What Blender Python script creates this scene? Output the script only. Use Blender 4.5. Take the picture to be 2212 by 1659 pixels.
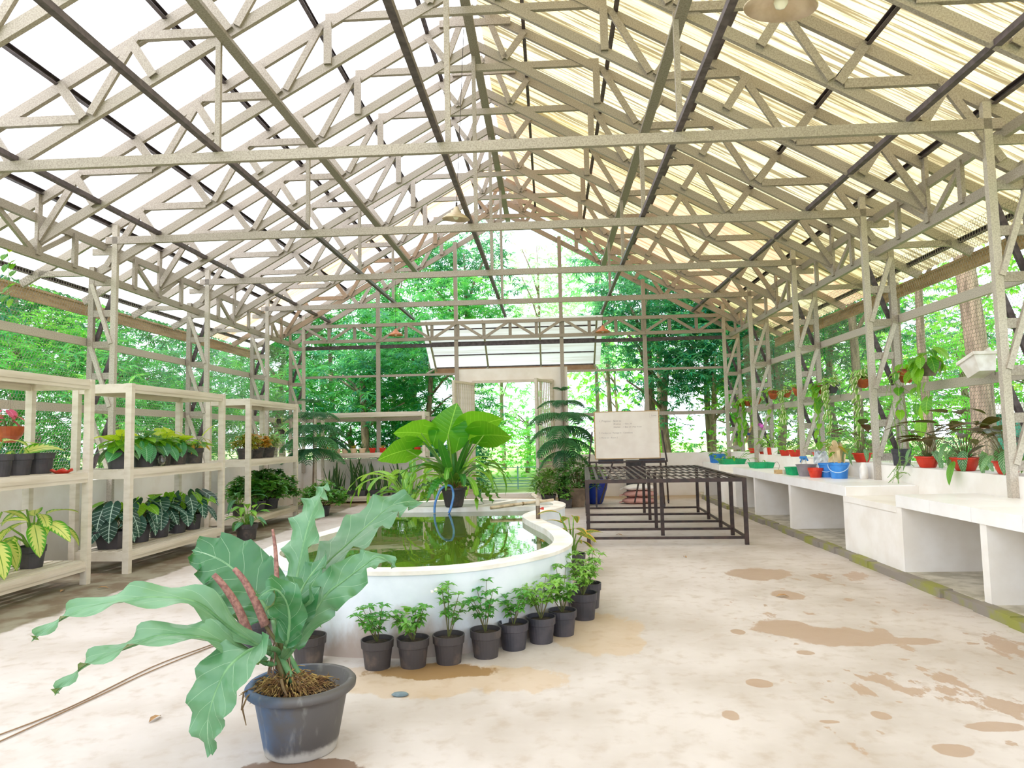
import bpy, bmesh, math, random
from mathutils import Vector, Matrix
for o in list(bpy.data.objects): bpy.data.objects.remove(o)
SC = bpy.context.scene
COL = SC.collection
# ------------------------------------------------------------------ camera, sky, sun, exposure
EYE = (0.0, 0.0, 1.35)
camd = bpy.data.cameras.new('camera'); camd.sensor_fit = 'HORIZONTAL'; camd.sensor_width = 36.0
camd.lens = 1500.0/2212.0*36.0; camd.clip_start = .05; camd.clip_end = 400
cam = bpy.data.objects.new('camera', camd); COL.objects.link(cam)
_R = Vector((0.99829074, 0.05465217, -0.02070596)); _U = Vector((0.02477497, -0.07485762, 0.99688642)); _F = Vector((-0.05293201, 0.99569547, 0.07608368))
cam.matrix_world = Matrix(((_R.x, _U.x, -_F.x, EYE[0]), (_R.y, _U.y, -_F.y, EYE[1]), (_R.z, _U.z, -_F.z, EYE[2]), (0, 0, 0, 1)))
SC.camera = cam
w = bpy.data.worlds.new('sky'); SC.world = w; w.use_nodes = True
_n = w.node_tree.nodes; _l = w.node_tree.links
for x in list(_n): _n.remove(x)
_bg = _n.new('ShaderNodeBackground'); _wo = _n.new('ShaderNodeOutputWorld')
_tc = _n.new('ShaderNodeTexCoord'); _sp = _n.new('ShaderNodeSeparateXYZ'); _cr = _n.new('ShaderNodeValToRGB')
_l.new(_tc.outputs['Generated'], _sp.inputs[0]); _l.new(_sp.outputs['Z'], _cr.inputs[0]); _l.new(_cr.outputs[0], _bg.inputs[0]); _l.new(_bg.outputs[0], _wo.inputs[0])
_cr.color_ramp.elements[0].color = (.80, .89, 1, 1); _cr.color_ramp.elements[1].color = (.80, .88, 1, 1)   # bright even overcast
_bg.inputs[1].default_value = 2.6
sund = bpy.data.lights.new('sun', 'SUN'); sund.energy = 5.0; sund.angle = math.radians(12); sund.color = (1, .94, 1)
sun = bpy.data.objects.new('sun', sund); COL.objects.link(sun)
sun.rotation_euler = Vector((.62, .22, -.95)).to_track_quat('-Z', 'Y').to_euler()
vs = SC.view_settings; vs.view_transform = 'Standard'; vs.look = 'None'; vs.exposure = .3; vs.gamma = 1; vs.use_curve_mapping = False
cy = SC.cycles
cy.max_bounces = 10; cy.diffuse_bounces = 5; cy.glossy_bounces = 4; cy.transmission_bounces = 6; cy.transparent_max_bounces = 6
cy.sample_clamp_indirect = 8; cy.caustics_reflective = False; cy.caustics_refractive = False

# ------------------------------------------------------------------ mesh helpers
rnd = random.Random(7)
def V(*a): return Vector(a if len(a) > 1 else a[0])
class MB:
    def __init__(s): s.v = []; s.f = []; s.uv = []; s.mi = []; s.m = 0
    def add(s, vs, fs, uvs=None):
        b = len(s.v); s.v += [tuple(x) for x in vs]; s.f += [tuple(i+b for i in q) for q in fs]
        s.uv += uvs if uvs else [(0, 0)]*len(vs); s.mi += [s.m]*len(fs); return s
    def box(s, x0, x1, y0, y1, z0, z1):
        return s.add([(x, y, z) for x in (x0, x1) for y in (y0, y1) for z in (z0, z1)],
                     [(0, 1, 3, 2), (4, 6, 7, 5), (0, 4, 5, 1), (2, 3, 7, 6), (0, 2, 6, 4), (1, 5, 7, 3)])
    def frame(s, p0, p1, up):
        d = (V(p1)-V(p0)).normalized(); u = V(up); sd = d.cross(u)
        if sd.length < 1e-4: sd = d.cross(V(1, .3, .1))
        sd.normalize(); return d, sd, sd.cross(d).normalized()
    def bar(s, p0, p1, w, h, up=(0, 0, 1)):
        d, a, b = s.frame(p0, p1, up); p0 = V(p0); p1 = V(p1); a = a*w/2; b = b*h/2
        return s.add([p+i*a+j*b for p in (p0, p1) for i in (-1, 1) for j in (-1, 1)],
                     [(0, 1, 3, 2), (4, 6, 7, 5), (0, 4, 5, 1), (2, 3, 7, 6), (0, 2, 6, 4), (1, 5, 7, 3)])
    def chan(s, p0, p1, h, d, t, ax):      # C channel: web h wide facing -ax, flanges d deep along ax
        p0 = V(p0); p1 = V(p1); e = (p1-p0).normalized(); ax = (V(ax)-e*e.dot(V(ax))).normalized(); b = e.cross(ax)
        pr = [(-h/2, 0), (h/2, 0), (h/2, d), (h/2-t, d), (h/2-t, t), (-h/2+t, t), (-h/2+t, d), (-h/2, d)]
        return s.add([p+b*x+ax*y for p in (p0, p1) for x, y in pr],
                     [(i, (i+1) % 8, 8+(i+1) % 8, 8+i) for i in range(8)]+[(7, 6, 5, 0), (5, 4, 1, 0), (4, 3, 2, 1), (8, 13, 14, 15), (8, 9, 12, 13), (9, 10, 11, 12)])
    def tube(s, pts, r, n=7, cap=True):
        pts = [V(p) for p in pts]; k = len(pts); rr = r if isinstance(r, (list, tuple)) else [r]*k; vs = []; prev = None
        for i, p in enumerate(pts):
            t = (pts[min(i+1, k-1)]-pts[max(i-1, 0)]).normalized()
            if prev is None: a = t.cross(V(0, 0, 1) if abs(t.z) < .9 else V(1, 0, 0)).normalized()
            else: a = (prev-t*prev.dot(t)).normalized()
            prev = a; b = t.cross(a)
            vs += [p+(a*math.cos(2*math.pi*j/n)+b*math.sin(2*math.pi*j/n))*rr[i] for j in range(n)]
        fs = [(i*n+j, i*n+(j+1) % n, (i+1)*n+(j+1) % n, (i+1)*n+j) for i in range(k-1) for j in range(n)]
        if cap: fs += [tuple(range(n))[::-1], tuple(range((k-1)*n, k*n))]
        return s.add(vs, fs, [(i/(k-1), j/n) for i in range(k) for j in range(n)])
    def lathe(s, prof, n=24, c=(0, 0, 0), sq=0):
        vs = []; c = V(c); k = len(prof)
        for r, z in prof:
            for j in range(n):
                a = 2*math.pi*j/n; q = 1.0
                if sq: q = (1/max(abs(math.cos(a)), abs(math.sin(a))))**sq
                vs.append(c+V(r*q*math.cos(a), r*q*math.sin(a), z))
        fs = [(i*n+j, i*n+(j+1) % n, (i+1)*n+(j+1) % n, (i+1)*n+j) for i in range(k-1) for j in range(n)]
        if prof[0][0] > 1e-4: fs.append(tuple(range(n))[::-1])
        if prof[-1][0] > 1e-4: fs.append(tuple(range((k-1)*n, k*n)))
        return s.add(vs, fs)
    def blade(s, pts, hw, nrm, fold=.15, ruf=0, fr=5, nv=6, ph=0, twist=0, thick=0):
        # leaf blade along pts; hw(u) half width; nrm = face normal (vector or list), fold lifts the edges, ruf ruffles them
        pts = [V(p) for p in pts]; k = len(pts); vs = []; uv = []
        for i, p in enumerate(pts):
            u = i/(k-1); t = (pts[min(i+1, k-1)]-pts[max(i-1, 0)]).normalized()
            nn = V(nrm[min(len(nrm)-1, int(u*len(nrm)))]) if isinstance(nrm, list) else V(nrm)
            sd = t.cross(nn).normalized(); n2 = sd.cross(t).normalized()
            if twist:
                q = Matrix.Rotation(twist*u, 3, t); sd = q@sd; n2 = q@n2
            w = hw(u)
            for j in range(nv+1):
                v = 2*j/nv-1
                lift = fold*abs(v)*w + ruf*abs(v)**2*math.sin(fr*2*math.pi*u+ph+(1.3 if v > 0 else 0))
                vs.append(p+sd*(w*v)+n2*lift+t*(ruf*.5*abs(v)*math.cos(fr*2*math.pi*u+ph))); uv.append((u, j/nv))
        fs = [(i*(nv+1)+j, i*(nv+1)+j+1, (i+1)*(nv+1)+j+1, (i+1)*(nv+1)+j) for i in range(k-1) for j in range(nv)]
        return s.add(vs, fs, uv)
    def mesh(s, name, mats=(), smooth=False):
        me = bpy.data.meshes.new(name); me.from_pydata(s.v, [], s.f)
        uvl = me.uv_layers.new(name='UVMap'); li = [0]*len(me.loops); me.loops.foreach_get('vertex_index', li)
        flat = [c for i in li for c in s.uv[i]]; uvl.data.foreach_set('uv', flat)
        for m in mats: me.materials.append(m)
        if any(s.mi): me.polygons.foreach_set('material_index', s.mi)
        if smooth: me.polygons.foreach_set('use_smooth', [True]*len(me.polygons))
        me.update(); return me
def obj(name, mb, mat=None, parent=None, loc=None, rot=None, scale=None, smooth=False, M=None, kind=None, label=None, cat=None, group=None):
    me = mb.mesh(name, [mat] if mat and not isinstance(mat, (list, tuple)) else (mat or ()), smooth) if isinstance(mb, MB) else mb
    o = bpy.data.objects.new(name, me); COL.objects.link(o)
    if parent: o.parent = parent
    if M is not None: o.matrix_local = M
    else:
        if loc is not None: o.location = loc
        if rot is not None: o.rotation_euler = rot
        if scale is not None: o.scale = (scale,)*3 if isinstance(scale, (int, float)) else scale
    if kind: o['kind'] = kind
    tag(o, label, cat, group); return o
def tag(o, label=None, cat=None, group=None):
    if label: o['label'] = label
    if cat: o['category'] = cat
    if group: o['group'] = group
    return o
def thing(name, label, cat, loc=(0, 0, 0), rz=0, group=None, kind=None):
    o = bpy.data.objects.new(name, None); COL.objects.link(o); o.empty_display_size = .1
    o.location = loc; o.rotation_euler = (0, 0, rz); tag(o, label, cat, group)
    if kind: o['kind'] = kind
    return o
def dup(root, loc=None, rz=None, label=None, group=None, scale=None):
    r = root.copy(); COL.objects.link(r)
    if loc is not None: r.location = loc
    if rz is not None: r.rotation_euler = (0, 0, rz)
    if scale is not None: r.scale = (scale,)*3
    tag(r, label, None, group)
    for ch in list(root.children):
        c = ch.copy(); COL.objects.link(c); c.parent = r
        for g in list(ch.children):
            d = g.copy(); COL.objects.link(d); d.parent = c
    return r
def ordn(i): return ['first', 'second', 'third', 'fourth', 'fifth', 'sixth', 'seventh', 'eighth', 'ninth', 'tenth', 'eleventh', 'twelfth'][i]

# ------------------------------------------------------------------ materials
def newmat(name):
    m = bpy.data.materials.new(name); m.use_nodes = True; n = m.node_tree.nodes
    for x in list(n): n.remove(x)
    return m, n, m.node_tree.links
def node(n, typ, **kw):
    x = n.new(typ)
    for k, v in kw.items(): setattr(x, k, v)
    return x
def mixc(n, l, f, a, b, mode='MIX'):
    x = node(n, 'ShaderNodeMix', data_type='RGBA', blend_type=mode)
    for i, s in ((0, f), (6, a), (7, b)):
        if isinstance(s, (int, float)): x.inputs[i].default_value = s
        elif isinstance(s, (tuple, list)): x.inputs[i].default_value = (*s[:3], 1)
        else: l.new(s, x.inputs[i])
    return x.outputs[2]
def mth(n, l, op, a, b=None, c=None):
    x = node(n, 'ShaderNodeMath', operation=op)
    for i, s in enumerate((a, b, c)):
        if s is None: continue
        if isinstance(s, (int, float)): x.inputs[i].default_value = s
        else: l.new(s, x.inputs[i])
    return x.outputs[0]
def sstep(n, l, v, lo, hi):
    x = node(n, 'ShaderNodeMapRange', interpolation_type='SMOOTHSTEP'); l.new(v, x.inputs[0]); x.inputs[1].default_value = lo; x.inputs[2].default_value = hi
    return x.outputs[0]
def coords(n, l, scale=(1, 1, 1), kind='Object'):
    t = node(n, 'ShaderNodeTexCoord'); mp = node(n, 'ShaderNodeMapping'); mp.inputs['Scale'].default_value = scale
    l.new(t.outputs[kind], mp.inputs[0]); return mp.outputs[0]
def noise(n, l, co, sc, det=3, rough=.55):
    x = node(n, 'ShaderNodeTexNoise'); l.new(co, x.inputs['Vector']); x.inputs['Scale'].default_value = sc; x.inputs['Detail'].default_value = det; x.inputs['Roughness'].default_value = rough
    return x.outputs[0]
def finish(m, n, l, col, rough=.5, metal=0, bump=None, bs=.2, tr=0, trcol=None, spec=.5):
    p = node(n, 'ShaderNodeBsdfPrincipled'); o = node(n, 'ShaderNodeOutputMaterial')
    if isinstance(col, (tuple, list)): p.inputs['Base Color'].default_value = (*col, 1)
    else: l.new(col, p.inputs['Base Color'])
    if isinstance(rough, (int, float)): p.inputs['Roughness'].default_value = rough
    else: l.new(rough, p.inputs['Roughness'])
    p.inputs['Metallic'].default_value = metal; p.inputs['Specular IOR Level'].default_value = spec
    if bump is not None:
        b = node(n, 'ShaderNodeBump'); b.inputs['Strength'].default_value = bs; b.inputs['Distance'].default_value = .01; l.new(bump, b.inputs['Height']); l.new(b.outputs[0], p.inputs['Normal'])
    if tr:
        t = node(n, 'ShaderNodeBsdfTranslucent'); mx = node(n, 'ShaderNodeMixShader'); mx.inputs[0].default_value = tr
        c = trcol if trcol is not None else col
        if isinstance(c, (tuple, list)): t.inputs[0].default_value = (*c, 1)
        else: l.new(c, t.inputs[0])
        l.new(p.outputs[0], mx.inputs[1]); l.new(t.outputs[0], mx.inputs[2]); l.new(mx.outputs[0], o.inputs[0])
    else: l.new(p.outputs[0], o.inputs[0])
    return m
def pm(name, c1, c2=None, sc=8, rough=.5, metal=0, lo=.35, hi=.65, bs=0, stretch=(1, 1, 1), spec=.5, det=4):
    m, n, l = newmat(name)
    if c2 is None: return finish(m, n, l, c1, rough, metal, spec=spec)
    nz = noise(n, l, coords(n, l, stretch), sc, det)
    return finish(m, n, l, mixc(n, l, sstep(n, l, nz, lo, hi), c1, c2), rough, metal, nz if bs else None, bs, spec=spec)
def leafm(name, c1, c2, vein=None, vw=.05, ns=9, sw=.12, tr=.35, rough=.4, patch=None, pw=.55, edge=None, under=None):
    # c1/c2 blade tones, vein colour with side veins, patch = variegated centre, edge = margin colour
    m, n, l = newmat(name); uv = node(n, 'ShaderNodeUVMap'); sp = node(n, 'ShaderNodeSeparateXYZ'); l.new(uv.outputs[0], sp.inputs[0])
    u = sp.outputs[0]; av = mth(n, l, 'ABSOLUTE', mth(n, l, 'MULTIPLY_ADD', sp.outputs[1], 2, -1))
    oi = node(n, 'ShaderNodeObjectInfo'); nz = noise(n, l, coords(n, l), 9, 2)
    f = mth(n, l, 'ADD', mth(n, l, 'MULTIPLY', oi.outputs['Random'], .6), mth(n, l, 'MULTIPLY', nz, .5))
    col = mixc(n, l, sstep(n, l, f, .2, .9), c1, c2)
    su = mth(n, l, 'MULTIPLY_ADD', av, -.22, u)
    saw = mth(n, l, 'PINGPONG', mth(n, l, 'MULTIPLY', su, ns), .5)
    if patch:
        e = mth(n, l, 'ADD', av, mth(n, l, 'MULTIPLY_ADD', saw, .9, mth(n, l, 'MULTIPLY_ADD', nz, .5, -.45)))
        col = mixc(n, l, sstep(n, l, e, pw, pw+.12), patch, col)
    if edge: col = mixc(n, l, sstep(n, l, mth(n, l, 'MULTIPLY_ADD', nz, .5, av), .85, 1.05), col, edge)
    if vein:
        side = mth(n, l, 'SUBTRACT', 1, sstep(n, l, saw, sw*.4, sw)) if sw else 0.0; mid = mth(n, l, 'SUBTRACT', 1, sstep(n, l, av, vw*.5, vw))
        col = mixc(n, l, mth(n, l, 'MAXIMUM', mth(n, l, 'MULTIPLY', side, .7), mid), col, vein)
    if under: col = mixc(n, l, node(n, 'ShaderNodeNewGeometry').outputs['Backfacing'], col, under)
    return finish(m, n, l, col, rough, bump=saw, bs=.25, tr=tr, trcol=mixc(n, l, .35, col, (.55, .75, .05)))
def hexc(h):
    f = lambda c: c/12.92 if c <= .04045 else ((c+.055)/1.055)**2.4
    return tuple(f(int(h[i:i+2], 16)/255) for i in (0, 2, 4))
H = hexc
M_steel = pm('galvanised_steel', H('aca194'), H('8f8478'), 80, .48, .2, .35, .7)
M_steel_lit = pm('lit_galvanised_steel', H('c3b9ab'), H('a89d90'), 80, .48, .15, .35, .7)  # same galvanised steel, paler: light on posts and rails painted into the colour
M_steel2 = pm('weathered_steel', H('a0968a'), H('82786d'), 60, .5, .25, .35, .7)
M_purlin = pm('dark_steel', H('63575a'), H('4a4043'), 14, .5, .2)
M_shelf = pm('cream_aluminium', H('d5cbbb'), H('c2b6a2'), 5, .5, 0, .4, .75, stretch=(1, .25, 3))
M_wall = pm('cream_plaster', H('f1ece6'), H('e9e2d9'), 3, .85)
M_tile = pm('white_tile', H('faf8f7'), H('f2eeea'), 2, .35)
M_conc = pm('raw_concrete', H('c9c2b0'), H('a59d8a'), 6, .9, bs=.2)
M_mossy = pm('mossy_kerb', H('8d8479'), H('8f8f45'), 3.5, .9, 0, .42, .62, bs=.4)
M_pondwall = pm('white_render', H('e4e9f0'), H('d8dee6'), 4, .75)
M_soil = pm('soil', H('4a3a2c'), H('2a2019'), 60, .95, bs=.6)
M_black = pm('black_plastic', H('34333a'), H('4a454a'), 6, .5)
M_black2 = pm('dusty_black_plastic', H('403a3a'), H('6b5c52'), 9, .6, 0, .5, .8)
M_red = pm('red_plastic', H('d8391d'), H('b92a14'), 5, .4)
M_terra = pm('terracotta_plastic', H('b65a2c'), H('9a4722'), 8, .5)
M_white = pm('white_plastic', H('f1ece6'), H('ddd4ca'), 8, .45)
M_blue = pm('blue_plastic', H('3f8fdc'), H('2f79c4'), 6, .35)
M_blueglaze = pm('blue_glaze', H('1c3fae'), H('15308a'), 4, .25)
M_green = pm('green_plastic', H('18b070'), H('109a60'), 6, .4)
M_grey = pm('grey_plastic', H('8c8488'), H('7a7276'), 6, .45)
M_brown = pm('dark_painted_metal', H('43302a'), H('2c201d'), 12, .5, .1)
M_wood = pm('wood', H('c9a878'), H('a5855a'), 5, .7, stretch=(1, 1, 6))
M_stem = pm('green_stem', H('7fa53c'), H('5d8a2c'), 12, .5)
M_stemd = pm('dark_stem', H('5d6b34'), H('6d5637'), 12, .6)
M_twig = pm('twig', H('8b7350'), H('6a5238'), 14, .8)
M_bark = pm('bark', H('9d8672'), H('6d5c4d'), 5, .95, 0, .35, .65, bs=.8, stretch=(3, 3, .7))
M_wire = pm('wire', H('857a6c'), None, rough=.5)
M_cable = pm('cable', H('8f7356'), None, rough=.7)
# ================================================================== SETTING
CX = -.84; XL = -5.575; XR = 3.895; YE = 15.55
ROW = [4.93, 6.15, 7.37, 8.585, 9.80, 11.02, 12.24, 13.45, 14.67, YE]
zb = lambda d: 6.42-.566*d
zt = lambda d: 6.92-.572*d
# floor: stained concrete
def floor_mat():
    m, n, l = newmat('stained_concrete_floor'); co = coords(n, l); sp = node(n, 'ShaderNodeSeparateXYZ'); l.new(co, sp.inputs[0]); X, Y = sp.outputs[0], sp.outputs[1]
    big = noise(n, l, co, 1.1, 5); fine = noise(n, l, co, 9, 5)
    col = mixc(n, l, sstep(n, l, big, .35, .68), H('cfc6c0'), H('b9aea4')); col = mixc(n, l, mth(n, l, 'MULTIPLY', sstep(n, l, fine, .48, .75), .5), col, H('a6937f'))
    wv = noise(n, l, coords(n, l, (1, .55, 1)), 2.6, 6, .62)          # damp earthy patches, mostly in the right-hand aisle
    reg = mth(n, l, 'MULTIPLY', sstep(n, l, X, .7, 1.7), mth(n, l, 'SUBTRACT', 1, sstep(n, l, Y, 6.6, 8.2)))
    st = sstep(n, l, mth(n, l, 'MULTIPLY_ADD', reg, .15, wv), .735, .76)
    sp2 = noise(n, l, coords(n, l, (1, .7, 1)), 7.5, 3); st2 = mth(n, l, 'MULTIPLY', reg, sstep(n, l, sp2, .665, .685))
    def blob(x, y, rx, ry):
        a = mth(n, l, 'POWER', mth(n, l, 'DIVIDE', mth(n, l, 'SUBTRACT', X, x), rx), 2); b = mth(n, l, 'POWER', mth(n, l, 'DIVIDE', mth(n, l, 'SUBTRACT', Y, y), ry), 2)
        d = mth(n, l, 'ADD', mth(n, l, 'ADD', a, b), mth(n, l, 'MULTIPLY_ADD', wv, 3.4, -1.55)); return mth(n, l, 'SUBTRACT', 1, sstep(n, l, d, .8, 1.0))
    for b in BLOBS: st = mth(n, l, 'MAXIMUM', st, blob(*b))
    st = mth(n, l, 'MAXIMUM', st, st2)
    col = mixc(n, l, mth(n, l, 'MULTIPLY', st, .75), col, mixc(n, l, fine, H('a07c5c'), H('b49a82')))
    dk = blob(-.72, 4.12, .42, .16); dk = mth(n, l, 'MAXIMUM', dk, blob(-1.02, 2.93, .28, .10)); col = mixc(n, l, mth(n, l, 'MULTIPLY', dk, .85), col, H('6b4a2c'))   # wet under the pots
    ys = mth(n, l, 'MAXIMUM', blob(-.75, 4.0, .8, .3), blob(.25, 4.9, .35, .55)); col = mixc(n, l, mth(n, l, 'MULTIPLY', ys, .32), col, H('c3963f'))   # algae bloom
    lf = sstep(n, l, mth(n, l, 'MULTIPLY_ADD', noise(n, l, co, 3, 4), .35, mth(n, l, 'MULTIPLY', X, -1)), 4.17, 4.24)      # rough cement strip below the shelves
    col = mixc(n, l, lf, col, mixc(n, l, sstep(n, l, noise(n, l, co, 4, 6), .38, .62), H('8d8672'), H('6f5e49')))
    bk = sstep(n, l, mth(n, l, 'ADD', Y, mth(n, l, 'MULTIPLY', big, 1.4)), 14.9, 15.9); col = mixc(n, l, mth(n, l, 'MULTIPLY', bk, .7), col, H('a8884f'))
    return finish(m, n, l, col, mth(n, l, "MULTIPLY_ADD", st, -.13, .55), bump=mth(n, l, 'ADD', fine, mth(n, l, 'MULTIPLY', big, 2)), bs=.12)
BLOBS = [(1.96, 6.85, 0.36, 0.30), (1.93, 5.98, 0.15, 0.21), (1.54, 5.01, 0.23, 0.27), (1.91, 4.78, 0.32, 0.24), (2.21, 4.67, 0.23, 0.10), (1.99, 3.36, 0.14, 0.06), (1.66, 3.12, 0.09, 0.07), (1.53, 3.49, 0.05, 0.06), (1.24, 4.90, 0.05, 0.07), (0.83, 3.49, 0.05, 0.08), (1.09, 3.92, 0.07, 0.07), (1.52, 4.44, 0.06, 0.05), (1.26, 3.41, 0.06, 0.03)]
mb = MB(); xs = [XL-1.2+i*.55 for i in range(20)]
mb.box(XL-.35, XR+.4, -3.2, 16.0, -.12, 0)
obj('floor', mb, floor_mat(), kind='structure', label='beige concrete floor with brown damp stains')
mb = MB(); mb.box(-90, 90, -40, 120, -.4, -.14)
obj('ground', mb, pm('mossy_ground', H('86a64c'), H('b9c58a'), 1.2, .95, 0, .35, .7), kind='structure', label='green ground outside the greenhouse')
# low side and end walls with sills
def wallobj(nm, boxes, label):
    mb = MB()
    for b in boxes: mb.box(*b)
    return obj(nm, mb, M_wall, kind='structure', label=label)
wallobj('wall_left', [(XL-.36, XL-.03, -3.2, YE+.1, 0, .93)], 'low cream wall under the left wire mesh')
wallobj('wall_right', [(XR+.03, XR+.36, -3.2, YE+.1, 0, .93)], 'low cream wall under the right wire mesh')
wallobj('wall_back', [(XL-.03, -2.05, YE, YE+.16, 0, .93), (.42, XR+.03, YE, YE+.16, 0, .93), (-2.05, -1.70, YE, YE+.16, 0, 2.9), (.07, .42, YE, YE+.16, 0, 2.9), (-1.70, .07, YE, YE+.16, 2.62, 2.9), (-1.70, .07, YE-.02, YE+.2, 0, .1)],
        'cream end wall with the tall doorway surround')
mb = MB(); mb.bar((-1.72, YE-.03, 2.6), (.09, YE-.03, 2.6), .06, .06); mb.bar((-1.71, YE-.03, .1), (-1.71, YE-.03, 2.6), .05, .05); mb.bar((.08, YE-.03, .1), (.08, YE-.03, 2.6), .05, .05)
obj('trim_1', mb, M_shelf, kind='structure', label='cream steel door frame')
# folded-back barred door leaves
def door(nm, x0, y0, x1, y1, label):
    t = thing(nm, label, 'door', (x0, y0, .12), math.atan2(y1-y0, x1-x0), kind='structure'); Lw = math.hypot(x1-x0, y1-y0); mb = MB()
    for p, q in (((0, 0, 0), (0, 0, 2.46)), ((Lw, 0, 0), (Lw, 0, 2.46)), ((0, 0, .03), (Lw, 0, .03)), ((0, 0, 2.43), (Lw, 0, 2.43)), ((0, 0, .75), (Lw, 0, .75))): mb.bar(p, q, .05, .06, (0, 1, .01))
    obj('door_frame', mb, M_shelf, t)
    bar = MB(); bar.bar((0, 0, .75), (0, 0, 2.43), .022, .022, (0, 1, .01)); me = bar.mesh('door_bar', [M_shelf])
    for i in range(1, 9): obj('door_bar', me, None, t, (Lw*i/9, 0, 0))
    sl = MB(); sl.bar((.03, 0, 0), (Lw-.03, 0, 0), .012, .075, (0, .35, 1)); me = sl.mesh('door_slat', [M_shelf])
    for i in range(8): obj('door_slat', me, None, t, (0, 0, .1+i*.08))
door('door_1', -1.70, YE-.09, -2.02, YE-.93, 'left leaf of the barred cream door, swung inward')
door('door_2', .06, YE-.09, -.27, YE-.93, 'right leaf of the barred cream door, swung inward')
# right-hand kerb, plinth under the bench
mb = MB(); yy = [-3+i*.42 for i in range(43)]
for i in range(42):
    j = .012*math.sin(i*2.3)+.01*math.sin(i*5.1); mb.box(3.075+j, 3.17, yy[i], yy[i+1], 0, .066+.006*math.sin(i*3.7))
obj('trim_2', mb, M_mossy, kind='structure', label='mossy concrete kerb along the foot of the white bench')
mb = MB(); mb.box(3.17, XR+.03, -3, YE, 0, .064)
obj('trim_3', mb, M_conc, kind='structure', label='dusty concrete plinth under the white bench')

# ------------------------------------------------------------------ roof sheets (translucent corrugated)
def sheet_mat(nm, c1, c2, streak, amt, tr):
    m, n, l = newmat(nm); oi = node(n, 'ShaderNodeObjectInfo'); co = coords(n, l, (.3, 12, .3)); ad = node(n, 'ShaderNodeVectorMath', operation='ADD'); l.new(co, ad.inputs[0])
    cb = node(n, 'ShaderNodeCombineXYZ'); l.new(mth(n, l, 'MULTIPLY', oi.outputs['Random'], 60), cb.inputs[1]); l.new(cb.outputs[0], ad.inputs[1])
    a = noise(n, l, ad.outputs[0], 2.2, 6, .65); b = noise(n, l, ad.outputs[0], .8, 3)
    col = mixc(n, l, mth(n, l, 'MULTIPLY', oi.outputs['Random'], .9), c1, c2)
    col = mixc(n, l, mth(n, l, 'MULTIPLY', sstep(n, l, mth(n, l, 'MULTIPLY_ADD', b, .4, a), .66, .78), amt), col, streak)
    bl = noise(n, l, coords(n, l), 1.3, 3); col = mixc(n, l, mth(n, l, 'MULTIPLY', sstep(n, l, bl, .68, .76), amt*.8), col, H('8d8078'))
    p = node(n, 'ShaderNodeBsdfPrincipled'); l.new(col, p.inputs['Base Color']); p.inputs['Roughness'].default_value = .35
    t = node(n, 'ShaderNodeBsdfTranslucent'); l.new(col, t.inputs[0]); mx = node(n, 'ShaderNodeMixShader'); mx.inputs[0].default_value = tr; o = node(n, 'ShaderNodeOutputMaterial')
    l.new(p.outputs[0], mx.inputs[1]); l.new(t.outputs[0], mx.inputs[2]); l.new(mx.outputs[0], o.inputs[0]); return m
M_sheetL = sheet_mat('translucent_sheet_clean', H('f8f9fb'), H('f0eeea'), H('b9ab98'), .22, .82)
M_sheetR = sheet_mat('translucent_sheet_stained', H('ecdcb2'), H('e0c88e'), H('6a5428'), .8, .60)
M_sheetP = sheet_mat('translucent_sheet_rusty', H('efc9a4'), H('e0b28c'), H('a8704c'), .5, .7)
def sheet(sg, mat):
    mb = MB(); nx = 28; W = .95
    for i in range(2):
        d = .02 if i == 0 else 6.14
        for j in range(nx+1): mb.v.append((sg*d, W*j/nx, zt(d)+.15+.011*math.cos(j*math.pi/2*1.0)*(1 if j % 2 == 0 else 0))); mb.uv.append((i, j/nx))
    mb.f = [(j, j+1, nx+2+j, nx+1+j) for j in range(nx)]; mb.mi = [0]*nx
    return mb.mesh('roof_sheet', [mat])
roof = thing('ceiling', 'translucent corrugated roof over the greenhouse', None, (CX, 0, 0), kind='structure')
mL, mR, mP = sheet(-1, M_sheetL), sheet(1, M_sheetR), sheet(1, M_sheetP)
mPL = sheet(-1, M_sheetP)
for i in range(20):
    y = -2.2+i*.93
    obj('roof_sheet', mPL if i == 17 else mL, None, roof, (0, y, .004*(i % 2))); obj('roof_sheet', mP if i in (15, 17, 18) else mR, None, roof, (0, y, .004*(i % 2)))
mb = MB(); mb.add([(-.22, -2.2, 6.985), (0, -2.2, 7.09), (.22, -2.2, 6.985), (-.22, 16.4, 6.985), (0, 16.4, 7.09), (.22, 16.4, 6.985)], [(0, 1, 4, 3), (1, 2, 5, 4)])
obj('ridge_cap', mb, M_sheetL, roof)

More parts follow.
